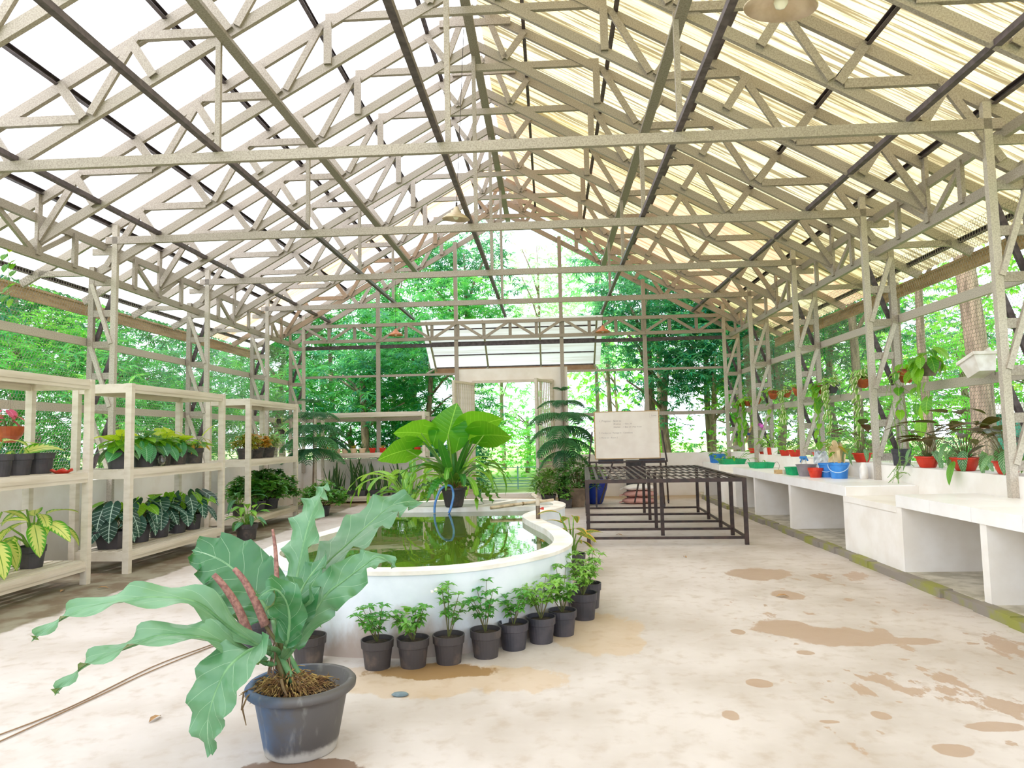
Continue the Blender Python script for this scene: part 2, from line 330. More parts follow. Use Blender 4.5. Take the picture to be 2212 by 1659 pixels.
# ================================================================== STEEL FRAME
def truss_proto(tie):
    t = thing('roof_truss', 'x', 'roof truss', (CX, 0, 0))
    A = (0, 1, 0)
    def P(nm, p0, p1, h, d=.045, y=0, mat=M_steel, ax=A):
        mb = MB(); mb.chan((p0[0], y, p0[1]), (p1[0], y, p1[1]), h, d, .006, ax); obj(nm, mb, mat, t)
    for s in (1, -1):
        B = lambda d: (s*d, zb(d)); T = lambda d: (s*d, zt(d))
        P('bottom_chord', B(0), B(5.03), .105); P('top_chord', T(0), T(6.02), .105)
        for a, b in ((1.54, 1.54), (2.09, 2.34), (2.82, 3.05), (3.49, 3.74), (4.2, 4.43)): P('web_member', B(a), T(b), .085, .035, -.036)
        for a, b in ((2.02, 1.62), (3.43, 3.0), (4.85, 4.38), (.38, .64), (.38, .14)): P('web_member', B(a), T(b), .075, .035, -.03)
        for a, b in ((2.14, 2.98), (3.54, 4.35)):
            z = zb(a)+.02; P('web_member', (s*a, z), (s*b, z), .085, .05, -.02)
        if tie: P('outrigger', (s*5.0, 3.59), (s*5.78, 3.60), .075)
    P('collar_beam', (-1.58, 6.12), (1.58, 6.12), .085, .05, .012); P('ridge_plate', (-.46, 6.70), (.46, 6.70), .09, .04, -.04)
    if tie:
        P('tie_beam', (-4.86, 4.0), (5.06, 4.0), .095, .05, -.04)
        for d in (-2.2, -.03, 2.08): P('hanger', (d, 3.99), (d, zb(abs(d))), .05, .04, -.01)
    return t
tA = truss_proto(True); tB = truss_proto(False); used = {True: 0, False: 0}
lab = ['grey steel roof truss nearest to the camera, cut by the top of the photo', 'steel truss on the nearest long tie beam', 'open steel truss between the first and second tie beams', 'steel truss on the second tie beam, beside the hanging lamp',
       'open steel truss between the second and third tie beams', 'steel truss on the third tie beam from the camera', 'open steel truss between the third and fourth tie beams', 'steel truss on the fourth and farthest tie beam',
       'open steel truss between the last tie beam and the end gable', 'steel gable truss above the far end wall']
for i, y in enumerate(ROW):
    tie = i in (1, 3, 5, 7); p = tA if tie else tB
    if used[tie]: q = dup(p, (CX, y, 0), None, lab[i])
    else: p.location = (CX, y, 0); p['label'] = lab[i]; q = p
    used[tie] += 1; q['group'] = 'roof trusses'
# purlins
n_ = 0
for s, side in ((-1, 'left'), (1, 'right')):
    for k, d in enumerate((5.9, 4.85, 3.8, 2.75, 1.7, .65)):
        mb = MB(); mb.chan((s*d, -2.2, 0), (s*d, 16.3, 0), .06, .045, .006, (-s, 0, 0))
        obj('purlin', mb, M_purlin, loc=(CX, 0, zt(d)+.075), label='dark steel purlin under the %s roof slope, %s up from the eave' % (side, ordn(k)), cat='purlin', group='roof purlins')
# runners along the hall
def runner(nm, x, z, h, d, mat, label, grp, y0=-2.0, y1=YE, ax=(0, 0, 1)):
    mb = MB(); mb.chan((0, y0, 0), (0, y1, 0), h, d, .006, ax); return obj(nm, mb, mat, loc=(x, 0, z), label=label, cat='steel beam', group=grp)
for k, d in enumerate((-4.16, -2.2, -.1, 2.06, 4.09)):
    runner('longitudinal_beam', CX+d, 4.052, .055, .05, M_purlin, 'slim dark beam lying along the tops of the tie beams, %s from the left' % ordn(k), 'beams lying on the tie beams')
for s, nm in ((-1, 'left'), (1, 'right')): runner('bracing_beam', CX+s*2.12, zb(2.12)-.1, .11, .04, M_steel2, 'broad grey bracing beam under the %s rafters' % nm, 'bracing beams under the rafters')
runner('ridge_beam', CX, zb(0)-.16, .11, .05, M_steel2, 'broad grey beam running under the roof ridge', None)
# lattice columns
def column_proto(s, z0):
    t = thing('lattice_column', 'x', 'column', (0, 0, 0)); A = (0, 1, 0)
    for x, za, zz in ((0, z0, 4.2), (.30, .93, 3.66)):
        mb = MB(); mb.chan((s*x, -.04, za), (s*x, -.04, zz), .07, .055, .006, A); obj('post', mb, M_steel_lit if x == 0 else M_steel, t)
    mb = MB(); mb.chan((s*.0, -.035, 0), (s*.30, -.035, 0), .085, .03, .005, A); bm_ = mb.mesh('batten', [M_steel])
    for i in range(8): obj('batten', bm_, None, t, (0, 0, 1.02+i*.405))
    f = MB(); f.chan((s*.02, -.055, 0), (s*.29, -.055, .78), .05, .035, .005, A); fm = f.mesh('lacing_bar', [M_steel_lit])
    g = MB(); g.chan((s*.29, .03, 0), (s*.02, .03, .78), .05, .035, .005, A); gm = g.mesh('lacing_bar', [M_purlin])
    for i in range(3):
        obj('lacing_bar', fm, None, t, (0, 0, 1.03+i*.81)); obj('lacing_bar', gm, None, t, (0, 0, 1.03+i*.81))
    return t
cR = column_proto(1, .75); cL = column_proto(-1, .64)
lr = ['nearest the camera, cut by the frame', 'second from the camera', 'third from the camera', 'fourth from the camera', 'in the far right corner']
for i, y in enumerate((6.15, 8.585, 11.02, 13.45, YE-.05)):
    l_ = 'galvanised lattice column on the right wall, '+lr[i]
    if i: dup(cR, (XR, y, 0), None, l_, 'right lattice columns')
    else: cR.location = (XR, y, 0); cR['label'] = l_; cR['group'] = 'right lattice columns'
for i, y in enumerate((8.585, 11.02, 13.45, YE-.05)):
    l_ = 'galvanised lattice column on the left wall, '+['behind the nearest shelves', 'behind the middle shelf rack', 'behind the far shelf rack', 'in the far left corner'][i]
    if i: dup(cL, (XL, y, 0), None, l_, 'left lattice columns')
    else: cL.location = (XL, y, 0); cL['label'] = l_; cL['group'] = 'left lattice columns'
# side girders between columns (one per bay)
def girder(s, L):
    t = thing('side_girder', 'x', 'girder'); A = (s, 0, 0)
    def P(nm, p0, p1, h, d, x=0, mat=M_steel): mb = MB(); mb.chan((x, *p0), (x, *p1), h, d, .006, A); obj(nm, mb, mat, t)
    P('upper_chord', (0, 3.92), (L, 3.92), .095, .05); P('lower_chord', (0, 3.5), (L, 3.5), .095, .05)
    for k in (.25, .5, .75): P('girder_post', (L*k, 3.5), (L*k, 4.2 if k == .5 else 3.92), .07, .04, -s*.02)
    P('girder_brace', (L*.27, 3.88), (L*.5, 3.52), .06, .04, s*.02); P('girder_brace', (L*.5, 3.52), (L*.73, 3.88), .06, .04, s*.02)
    return t
for s, X0, nm in ((-1, XL-.12, 'left'), (1, XR+.12, 'right')):
    g0 = girder(s, 2.43)
    for i, y in enumerate((3.72, 6.15, 8.585, 11.02, 13.45)):
        l_ = 'steel braced girder over the %s wire mesh, %s bay from the camera' % (nm, ordn(i))
        g = g0 if i == 0 else dup(g0); g.location = (X0, y, 0); g['label'] = l_; g['group'] = 'side girders'
        if i == 4: g.scale = (1, .84, 1)
    for k, z in enumerate((2.68, 1.82)):
        mb = MB(); mb.chan((0, -2, 0), (0, YE, 0), .10, .045, .006, (s, 0, 0))
        obj('wall_rail', mb, M_steel_lit, loc=((XL-.345) if s < 0 else (XR+.345), 0, z), label='long horizontal steel rail on the %s mesh wall, the %s one' % (nm, ('upper', 'lower')[k]), cat='steel rail', group='wall rails')
    mb = MB(); mb.box(-.012, .012, -2.2, 16.35, 0, .19); mb.box(-.03, .03, -2.2, 16.35, .16, .19)
    obj('eave_board', mb, pm('eave_board_%s' % nm, H('b89a74'), H('94774f'), 4, .7, stretch=(1, .4, 3)), loc=(CX+s*6.13, 0, zt(6.13)-.10), label='brown fascia board along the %s eave' % nm, cat='fascia')
# end wall framing
for k, x in enumerate((-3.86, -2.07, .31, 2.16)):
    mb = MB(); mb.chan((0, 0, .93 if k in (0, 3) else .1), (0, 0, zb(abs(x-CX))+.1), .085, .07, .006, (0, 1, 0))
    obj('end_post', mb, M_steel, loc=(x, YE-.06, 0), label='tall steel post of the far end wall, %s from the left' % ordn(k), cat='post', group='end wall posts')
t = thing('end_girder', 'long braced steel girder across the far end wall above the door canopy', 'girder', (XL, YE-.1, 0)); Lg = XR-XL
for z in (3.95, 3.60):
    mb = MB(); mb.chan((0, 0, z), (Lg, 0, z), .075, .05, .006, (0, 1, 0)); obj('girder_chord', mb, M_steel, t)
N = 16; pw = Lg/N
mb = MB(); mb.chan((0, .02, 3.60), (0, .02, 3.95), .07, .03, .005, (0, 1, 0)); vm = mb.mesh('girder_post', [M_steel2])
d1 = MB(); d1.chan((.05, -.015, 3.93), (pw-.05, -.015, 3.62), .06, .03, .005, (0, 1, 0)); d1 = d1.mesh('girder_brace', [M_steel])
d2 = MB(); d2.chan((.05, -.015, 3.62), (pw-.05, -.015, 3.93), .06, .03, .005, (0, 1, 0)); d2 = d2.mesh('girder_brace', [M_steel])
for i in range(1, N): obj('girder_post', vm, None, t, (i*pw, 0, 0))
for i in range(N): obj('girder_brace', d1 if i % 2 == 0 else d2, None, t, (i*pw, 0, 0))
for nm, z, h in (('dark upper', 3.47, .08), ('thin middle', 2.80, .05), ('lower', 1.81, .08)):
    for a, b, side in ((XL, -2.1, 'left'), (.36, XR, 'right')) if z < 3 else ((XL, XR, ''),):
        mb = MB(); mb.chan((0, 0, 0), (b-a, 0, 0), h, .05, .006, (0, 1, 0))
        obj('end_rail', mb, M_purlin if z > 3 else M_steel, loc=(a, YE+.02, z), label=(nm+' steel rail of the far end wall %s' % (side and ', '+side+' of the door' or '')).replace(' ,', ','), cat='steel rail', group='end wall rails')
# canopy over the door, outside
t = thing('door_canopy', 'white translucent canopy sloping down outside the doorway', 'canopy', (-.83, YE+.2, 3.95))
mb = MB(); mb.add([(-2.1, 0, .12), (2.1, 0, .12), (-2.1, 1.35, -.86), (2.1, 1.35, -.86), (-2.1, 0, .13), (2.1, 0, .13), (-2.1, 1.35, -.85), (2.1, 1.35, -.85)], [(0, 1, 3, 2), (4, 6, 7, 5), (0, 4, 5, 1), (2, 3, 7, 6), (0, 2, 6, 4), (1, 5, 7, 3)])
obj('canopy_sheet', mb, M_sheetL, t)
for k in range(4):
    mb = MB(); mb.bar((-1.95, .2+k*.36, -.07-k*.262), (1.95, .2+k*.36, -.07-k*.262), .03, .03); obj('canopy_purlin', mb, M_purlin, t)
for k in range(4):
    mb = MB(); x = -1.95+k*1.3; mb.bar((x, -.12, .06), (x, 1.33, -.93), .04, .05); mb.bar((x, 0, -1.1), (x, 1.2, -.88), .03, .03); obj('canopy_rafter', mb, M_steel, t)
mb = MB(); mb.bar((-2.0, 1.36, -.93), (2.0, 1.36, -.93), .04, .14); obj('canopy_edge', mb, pm('canopy_edge_wood', H('c99f82'), H('b58a6c'), 5, .7), t)
# chicken wire in the side bays
def wire_mesh(L, z0, z1):
    mb = MB(); a = .026; r = .0016; dy = a*math.sqrt(3); rows = int((z1-z0)/(1.5*a)); cols = int(L/dy)
    def seg(p, q):
        d = V(0, q[0]-p[0], q[1]-p[1]).normalized(); n1 = V(1, 0, 0)*r*1.2; n2 = d.cross(V(1, 0, 0))*r
        P, Q = V(0, *p), V(0, *q); b = len(mb.v); mb.v += [tuple(P+n2), tuple(P-n2+n1), tuple(P-n2-n1), tuple(Q+n2), tuple(Q-n2+n1), tuple(Q-n2-n1)]
        mb.f += [(b, b+1, b+4, b+3), (b+1, b+2, b+5, b+4), (b+2, b, b+3, b+5)]; mb.uv += [(0, 0)]*6; mb.mi += [0]*3
    for i in range(rows):
        for j in range(cols):
            y = (j+.5*(i % 2))*dy; z = z0+i*1.5*a; c = (y, z+a/2)
            seg((y, z), (y, z+a)); seg((y, z+a), (y+dy/2, z+1.5*a)); seg((y, z+a), (y-dy/2, z+1.5*a))
    return mb.mesh('wire_mesh', [M_wire])
wm = wire_mesh(2.43, .94, 3.45)
for s, X0, nm in ((-1, XL-.396, 'left'), (1, XR+.396, 'right')):
    for i, y in enumerate((3.72, 6.15, 8.585, 11.02, 13.45)):
        o = obj('wire_mesh', wm, None, loc=(X0, y, 0), kind='stuff', label='chicken wire filling the %s wall, %s bay from the camera' % (nm, ordn(i)), cat='wire mesh', group='%s chicken wire' % nm)
        if i == 4: o.scale = (1, .85, 1)
# ================================================================== POND
def spline(cp, k=6, closed=True):
    n = len(cp); out = []
    for i in range(n if closed else n-1):
        p0, p1, p2, p3 = (V(*cp[(i+j-1) % n]) if closed else V(*cp[min(max(i+j-1, 0), n-1)]) for j in range(4))
        for q in range(k):
            t = q/k; out.append(.5*((2*p1)+(p2-p0)*t+(2*p0-5*p1+4*p2-p3)*t*t+(3*p1-p0-3*p2+p3)*t**3))
    if not closed: out.append(V(*cp[-1]))
    return out
OUT = spline([(-1.05, 4.36), (-.55, 4.46), (-.15, 4.8), (.08, 5.2), (.15, 5.65), (.08, 6.25), (-.08, 6.85), (-.17, 7.35), (-.06, 7.8), (.11, 8.15), (.15, 8.6), (0, 9.0), (-.4, 9.3), (-1.0, 9.38), (-1.6, 9.25), (-2.0, 8.85), (-2.15, 8.3), (-2.13, 7.8), (-2.03, 7.2), (-2.03, 6.6), (-2.13, 6.0), (-2.22, 5.5), (-2.1, 4.95), (-1.65, 4.5)])
def inset(P, d):
    n = len(P); r = []
    for i in range(n):
        t = (P[(i+1) % n]-P[i-1]).normalized(); r.append(P[i]+V(-t.y, t.x)*d)
    return r
INN = inset(OUT, .14); RIM = inset(OUT, -.012)
def band(mb, A, za, B, zb_):
    n = len(A); b = len(mb.v)
    mb.add([(p.x, p.y, za) for p in A]+[(p.x, p.y, zb_) for p in B], [(i, (i+1) % n, n+(i+1) % n, n+i) for i in range(n)])
pond = thing('fish_pond', 'white kidney-shaped raised pond in the middle of the hall, full of green water', 'pond', (0, 0, 0))
mb = MB(); band(mb, OUT, 0, OUT, .505); obj('pond_wall', mb, M_pondwall, pond, smooth=True)
def pondwall_stain():
    m = M_pondwall; n = m.node_tree.nodes; l = m.node_tree.links; p = [x for x in n if x.type == 'BSDF_PRINCIPLED'][0]; old = p.inputs['Base Color'].links[0].from_socket
    co = coords(n, l); sp = node(n, 'ShaderNodeSeparateXYZ'); l.new(co, sp.inputs[0]); nz = noise(n, l, coords(n, l, (1, 1, .5)), 5, 5)
    f = mth(n, l, 'SUBTRACT', 1, sstep(n, l, mth(n, l, 'MULTIPLY_ADD', nz, -.55, sp.outputs[2]), -.22, .0))      # splashed earth along the foot
    l.new(mixc(n, l, mth(n, l, 'MULTIPLY', f, .8), old, H('a48a74')), p.inputs['Base Color'])
pondwall_stain()
mb = MB(); band(mb, RIM, .505, RIM, .53); band(mb, RIM, .53, INN, .53); band(mb, INN, .53, INN, .36); band(mb, INN, .505, RIM, .505); obj('pond_rim', mb, pm('pond_rim_cement', H('f0ece6'), H('dcd3c8'), 4, .6), pond)
def water_mat():
    m, n, l = newmat('green_pond_water'); co = coords(n, l, (1, 1, 1)); nz = noise(n, l, co, 7, 2); mu = noise(n, l, co, 1.3, 3)
    p = node(n, 'ShaderNodeBsdfPrincipled'); o = node(n, 'ShaderNodeOutputMaterial'); l.new(mixc(n, l, sstep(n, l, mu, .3, .7), (.045, .085, .006), (.075, .12, .012)), p.inputs['Base Color'])
    p.inputs['Roughness'].default_value = .02; p.inputs['IOR'].default_value = 1.42; p.inputs['Specular IOR Level'].default_value = .7
    b = node(n, 'ShaderNodeBump'); b.inputs['Strength'].default_value = .02; b.inputs['Distance'].default_value = .02; l.new(nz, b.inputs['Height']); l.new(b.outputs[0], p.inputs['Normal']); l.new(p.outputs[0], o.inputs[0]); return m
mb = MB(); W_ = inset(OUT, .13); c = len(W_); mb.add([(p.x, p.y, .475) for p in W_], [tuple(range(c))]); obj('water', mb, water_mat(), pond)
mrim = bpy.data.materials['pond_rim_cement']
mb = MB(); mb.box(-2.03, .03, 8.30, 8.42, .2, .528); obj('divider_wall', mb, mrim, pond)
mb = MB(); mb.bar((-.95, 8.38, .43), (-.50, 9.2, .43), .10, .19); obj('divider_wall', mb, mrim, pond)
# pond fittings
t = thing('bamboo_pole', 'bamboo pole lying across the far end of the pond', 'pole', (-.70, 7.98, .548))
mb = MB(); pts = [(0, 0, .0), (.36, .23, .02), (.72, .46, .04)]; mb.tube(pts, [.02, .018, .016], 8); obj('cane', mb, pm('bamboo', H('c9b79a'), H('9c8668'), 9, .6), t)
for p in pts[1:2]: mb = MB(); mb.tube([V(p)-V(.008, .005, 0), V(p)+V(.008, .005, 0)], .022, 8); obj('node_ring', mb, M_twig, t)
t = thing('water_tap', 'pipe with a red-handled tap standing on the pond rim', 'tap', (-.14, 7.02, .53))
mb = MB(); mb.tube([(0, 0, 0), (0, 0, .13)], .022, 10); obj('valve_body', mb, pm('brass', H('7d6a58'), H('55483c'), 12, .4, .5), t)
mb = MB(); mb.tube([(0, 0, .11), (0, 0, .21)], .022, 10); mb.tube([(0, 0, .205), (-.05, .06, .235)], .022, 8); obj('pipe', mb, pm('old_pvc', H('c6b9a6'), H('9f8f7c'), 8, .6), t)
mb = MB(); mb.box(.035, .06, -.012, .012, .09, .115); mb.tube([(.0, 0, .1), (.05, 0, .1)], .007); obj('tap_handle', mb, M_red, t)

# ================================================================== WHITE TILED BENCH
bench = thing('tiled_bench', 'long white tiled masonry bench with open bays along the right wall', 'workbench', (3.15, 0, 0)); XB = XR+.03-3.15
def bpart(nm, *b, mat=M_wall):
    mb = MB(); mb.box(*b); return obj(nm, mb, mat, bench)
for y0, y1 in ((2.6, 6.62), (7.72, 12.3), (13.3, 14.75)):
    bpart('worktop', .012, XB, y0, y1, .64, .738)
    k = max(1, round((y1-y0)/.6)); st = (y1-y0)/k; tm = MB(); tm.box(0, .37, .0015, st-.0015, 0, .012); tm = tm.mesh('tile', [M_tile]); fm = MB(); fm.box(0, .012, .0015, st-.0015, 0, .11); fm = fm.mesh('tile', [M_tile])
    for i in range(k):
        for j in range(2): obj('tile', tm, None, bench, (.002+j*.373, y0+i*st, .738))
        obj('tile', fm, None, bench, (0, y0+i*st, .64))
for y0, y1 in ((6.62, 7.72), (12.3, 13.3)):
    bpart('sink_shelf', 0, XB, y0, y1, .585, .645); bpart('front_panel', .01, .07, y0, y1, .064, .585)
for y in (2.68, 4.05, 5.35, 6.58, 7.76, 9.5, 11.1, 12.26, 13.34, 14.7): bpart('divider', .01, XB, y-.04, y+.04, .064, .64)
t = thing('small_tap', 'tiny dark brass tap left on the near white bench', 'tap', (3.50, 6.9, .75-.105))
mb = MB(); mb.tube([(0, 0, .02), (.13, -.02, .02)], .012); mb.tube([(0, 0, .02), (0, 0, .06)], .012); mb.bar((-.025, 0, .06), (.025, 0, .06), .012, .014); obj('tap_body', mb, M_brown, t)

# ================================================================== METAL TABLE
t = thing('slatted_table', 'long dark brown metal table frame with an openwork slatted top', 'table', (2.36, 8.63, 0), math.radians(-2.6)); W = 1.94; L = 3.55; Ht = .80; ys = [0, .80, 1.6, 2.55, L]
lg = MB(); lg.box(-.0225, .0225, -.0225, .0225, 0, Ht-.02); lg = lg.mesh('leg', [M_brown])
for y in ys: obj('leg', lg, None, t, (-.0225, y, 0))
for y in (0, L): obj('leg', lg, None, t, (-W+.0225, y, 0))
for y in ys[1:]: obj('leg', lg, None, t, (-.93, y, 0))
fr = MB(); fr.box(-W, 0, -.022, .022, Ht-.045, Ht); fr = fr.mesh('cross_rail', [M_brown])
lo = MB(); lo.box(-W, 0, -.015, .015, .07, .10); lo = lo.mesh('lower_rail', [M_brown])
for y in ys: obj('lower_rail', lo, None, t, (0, y, 0))
fi = MB(); fi.box(-W, 0, -.015, .015, Ht-.012, Ht); fi = fi.mesh('cross_rail', [M_brown])
for i in range(6): obj('cross_rail', fr if i in (0, 5) else fi, None, t, (0, L*i/5, 0))
sr = MB(); sr.box(-.02, .02, 0, L, Ht-.045, Ht); sr = sr.mesh('side_rail', [M_brown]); sl = MB(); sl.box(-.012, .012, 0, L, .07, .10); sl = sl.mesh('lower_rail', [M_brown])
for x in (-.02, -W+.02): obj('side_rail', sr, None, t, (x, 0, 0)); obj('lower_rail', sl, None, t, (x, 0, 0))
st = MB(); st.box(-.018, .018, 0, L, Ht, Ht+.004); st = st.mesh('top_slat', [M_brown])
for i in range(20): obj('top_slat', st, None, t, (-.055-i*.0965, 0, 0))

# ================================================================== WHITEBOARD AND SACKS
t = thing('whiteboard', 'white writing board on a dark wheeled A-frame behind the metal table', 'whiteboard', (1.47, 13.45, 0), math.radians(-3))
mb = MB(); mb.box(-.60, .60, -.02, .01, .90, 1.79); obj('board', mb, pm('board_white', H('eee4d9'), H('e6dace'), 3, .45), t)
mb = MB()
for z in (.895, 1.795): mb.bar((-.61, -.005, z), (.61, -.005, z), .035, .018)
for x in (-.605, .605): mb.bar((x, -.005, .89), (x, -.005, 1.8), .035, .018, (0, 1, 0))
obj('board_frame', mb, M_wood, t)
mb = MB()
for s in (-1, 1):
    mb.bar((s*.66, .02, 1.42), (s*.74, .02, .82), .03, .04, (0, 1, 0)); mb.bar((s*.60, -.12, .84), (s*.62, -.38, .06), .03, .035); mb.bar((s*.72, .06, .84), (s*.78, .40, .06), .03, .035)
    mb.bar((s*.28, -.05, .84), (s*.55, -.05, .06) if s < 0 else (.10, -.05, .06), .03, .03)
mb.bar((-.74, .02, .83), (.74, .02, .83), .04, .03); mb.bar((-.72, .1, .52), (-.15, .1, .52), .02, .02); mb.bar((-.72, .1, .44), (-.15, .1, .44), .02, .02)
obj('stand', mb, M_brown, t)
mb = MB(); mb.box(-.56, -.08, .02, .05, .80, .895); obj('lower_panel', mb, M_black, t); mb = MB(); mb.box(.22, .70, .02, .05, .80, .895); obj('lower_panel', mb, M_black, t)
cm = MB(); cm.tube([(-.012, 0, .03), (.012, 0, .03)], .03, 12); cm.box(-.018, .018, -.012, .012, .03, .075); cm = cm.mesh('caster', [M_black])
for x, y in ((-.62, -.38), (-.78, .40), (.62, -.38), (.78, .40)): obj('caster', cm, None, t, (x, y, 0))
M_ink = pm('faded_marker', H('b3a7a0'), None, rough=.7)
def write(txt, x, z, sz, par, y=-.0212, mat=M_ink, nm='handwriting', rx=math.pi/2, rz=0):
    c = bpy.data.curves.new(nm, 'FONT'); c.body = txt; c.size = sz; c.extrude = .0004; c.shear = .15; o = bpy.data.objects.new(nm, c); COL.objects.link(o); bpy.context.view_layer.update()
    me = bpy.data.meshes.new_from_object(o.evaluated_get(bpy.context.evaluated_depsgraph_get())); bpy.data.objects.remove(o); bpy.data.curves.remove(c); me.materials.clear(); me.materials.append(mat)
    obj(nm, me, None, par, (x, y, z), (rx, 0, rz))
write('1. Propose - Save to', -.53, 1.60, .052, t); write('Breakup  - 1 Box 24', -.25, 1.545, .042, t); write('Kitchen  - 1 Box 24  May 4 low', -.25, 1.485, .042, t)
write('2. Conduct on  Package in - Conditions', -.53, 1.375, .04, t); write('3. Plants on - Room 2', -.53, 1.285, .04, t); write('Love', .47, 1.69, .05, t)
mb = MB(); mb.box(.44, .442, -.0215, -.0205, 1.67, 1.75); mb.box(.44, .585, -.0215, -.0205, 1.67, 1.672); mb.box(.44, .585, -.0215, -.0205, 1.748, 1.75); obj('corner_box', mb, M_ink, t)
mb = MB(); mb.box(0, .42, 0, .04, 0, .8); obj('dark_panel', mb, M_black, loc=(1.62, 15.2, 0), label='dark flat panel leaning on the end wall behind the whiteboard', cat='panel')
def sack(nm, x, y, z, sx, sy, sz, mat, label, rz):
    mb = MB(); n1, n2 = 20, 12; vs = []
    for i in range(n2+1):
        ph = math.pi*i/n2
        for j in range(n1):
            a = 2*math.pi*j/n1; r = math.sin(ph)**.55; q = (abs(math.cos(a))**4+abs(math.sin(a))**4)**-.25
            vs.append((sx*r*q*math.cos(a), sy*r*q*math.sin(a), sz*(.5-.5*math.cos(ph))*(1-.25*(abs(math.cos(a)))*r)+.008*math.sin(9*a)))
    mb.add(vs, [(i*n1+j, i*n1+(j+1) % n1, (i+1)*n1+(j+1) % n1, (i+1)*n1+j) for i in range(n2) for j in range(n1)]); mb.m = 0
    t = thing(nm, label, 'sack', (x, y, z), rz, 'stacked sacks'); obj('sack_body', mb, mat, t, smooth=True)
    e = MB(); e.bar((-sx*.98, 0, sz*.3), (-sx*1.14, .02, sz*.2), sy*.9, .02); obj('tied_end', e, mat, t)
M_sackW = pm('white_sack', H('efe9e4'), H('d7b4a6'), 3, .7, 0, .5, .62, stretch=(.3, .3, 5)); M_sackP = pm('pink_sack', H('dcaaa0'), H('b98378'), 3, .7, stretch=(.3, .3, 5))
sack('sack', 1.72, 13.9, 0, .33, .22, .135, M_sackP, 'pinkish filled sack at the bottom of the pile behind the metal table', .05)
sack('sack', 1.74, 13.9, .137, .33, .22, .125, M_sackP, 'pinkish filled sack in the middle of the pile behind the metal table', -.04)
sack('sack', 1.73, 13.9, .264, .31, .21, .11, M_sackW, 'white filled sack on top of the pile behind the metal table', .0)

# ================================================================== SHELF RACKS
def rack(L, D, zs=(.13, .99, 1.91), top_slats=True):
    # base at front-right-bottom corner; runs back along +y, depth along -x
    t = thing('shelf_rack', 'x', 'shelf'); lm = MB(); lm.box(-.035, .035, -.03, .03, 0, zs[2]+.1); lm = lm.mesh('post', [M_shelf])
    for x in (-.035, -D+.035):
        for y in (.03, L-.03): obj('post', lm, None, t, (x, y, 0))
    ra = MB(); ra.box(-.02, .02, .06, L-.06, 0, .095); ra.box(-.026, .026, .06, L-.06, .035, .06); ra = ra.mesh('long_rail', [M_shelf])
    rb = MB(); rb.box(-D+.07, -.07, -.02, .02, 0, .095); rb = rb.mesh('end_rail', [M_shelf]); sl = MB(); sl.box(-.032, .032, .03, L-.03, 0, .02); sl = sl.mesh('slat', [M_shelf])
    for z in zs:
        for x in (-.035, -D+.035): obj('long_rail', ra, None, t, (x, 0, z))
        for y in (.03, L-.03): obj('end_rail', rb, None, t, (0, y, z))
        for i in range(6): obj('slat', sl, None, t, (-.085-i*(D-.17)/5, 0, z+.08))
    return t
r0 = rack(2.0, .68); r0.location = (-4.55, 4.72, 0); tag(r0, 'cream slatted shelf rack nearest the camera, cut by the left edge', None, 'shelf racks')
dup(r0, (-4.455, 7.18, 0), math.radians(-2.2), 'cream slatted shelf rack in the middle of the left side', 'shelf racks')
dup(r0, (-4.47, 10.15, 0), 0, 'cream slatted shelf rack farthest along the left wall', 'shelf racks')
rD = rack(2.45, .6, (.04, .97, 1.85)); rD.location = (-5.14, 14.86, 0); rD.rotation_euler = (0, 0, -math.pi/2); tag(rD, 'cream slatted shelf rack standing against the far end wall', None, 'shelf racks')

# ================================================================== LAMPS
M_shade = pm('lamp_enamel', H('d9c6ac'), H('b9a282'), 6, .5); M_shadeO = pm('orange_enamel', H('cf8a60'), H('b8744c'), 6, .5)
M_bulb = pm('frosted_bulb', H('f1ecdc'), None, rough=.2)
def lamp(loc, mat, label, ztop, tilt=0):
    t = thing('pendant_lamp', label, 'lamp', loc, 0, 'pendant lamps'); t.rotation_euler = (tilt, tilt*.7, 0); mb = MB()
    mb.lathe([(.018, .15), (.03, .135), (.035, .105), (.06, .10), (.065, .075), (.10, .06), (.165, .005), (.162, 0), (.098, .053), (.02, .09)], 28); obj('lamp_shade', mb, mat, t, smooth=True)
    b = MB(); b.lathe([(.001, -.005), (.02, 0), (.033, .022), (.03, .05), (.016, .08)], 14); obj('light_bulb', b, M_bulb, t, smooth=True)
    c = MB(); c.tube([(0, 0, .14), (0, 0, ztop-loc[2])], .004, 5); c.tube([(0, 0, .15), (0, 0, .2)], .012, 6); obj('lamp_cord', c, M_brown, t)
lamp((-1.05, 8.0, 3.93), M_shade, 'cream enamel pendant lamp below the middle of the roof', 6.15, .10)
lamp((1.116, 3.150, 3.310), M_shade, 'cream pendant lamp at the top edge near the camera, seen from below', 5.1, .18)
lamp((-3.38, 15.2, 3.66), M_shadeO, 'small orange lamp hanging at the left of the far end wall', 4.9)
lamp((1.21, 15.2, 3.60), M_shadeO, 'small orange lamp hanging at the right of the far end wall', 5.2)
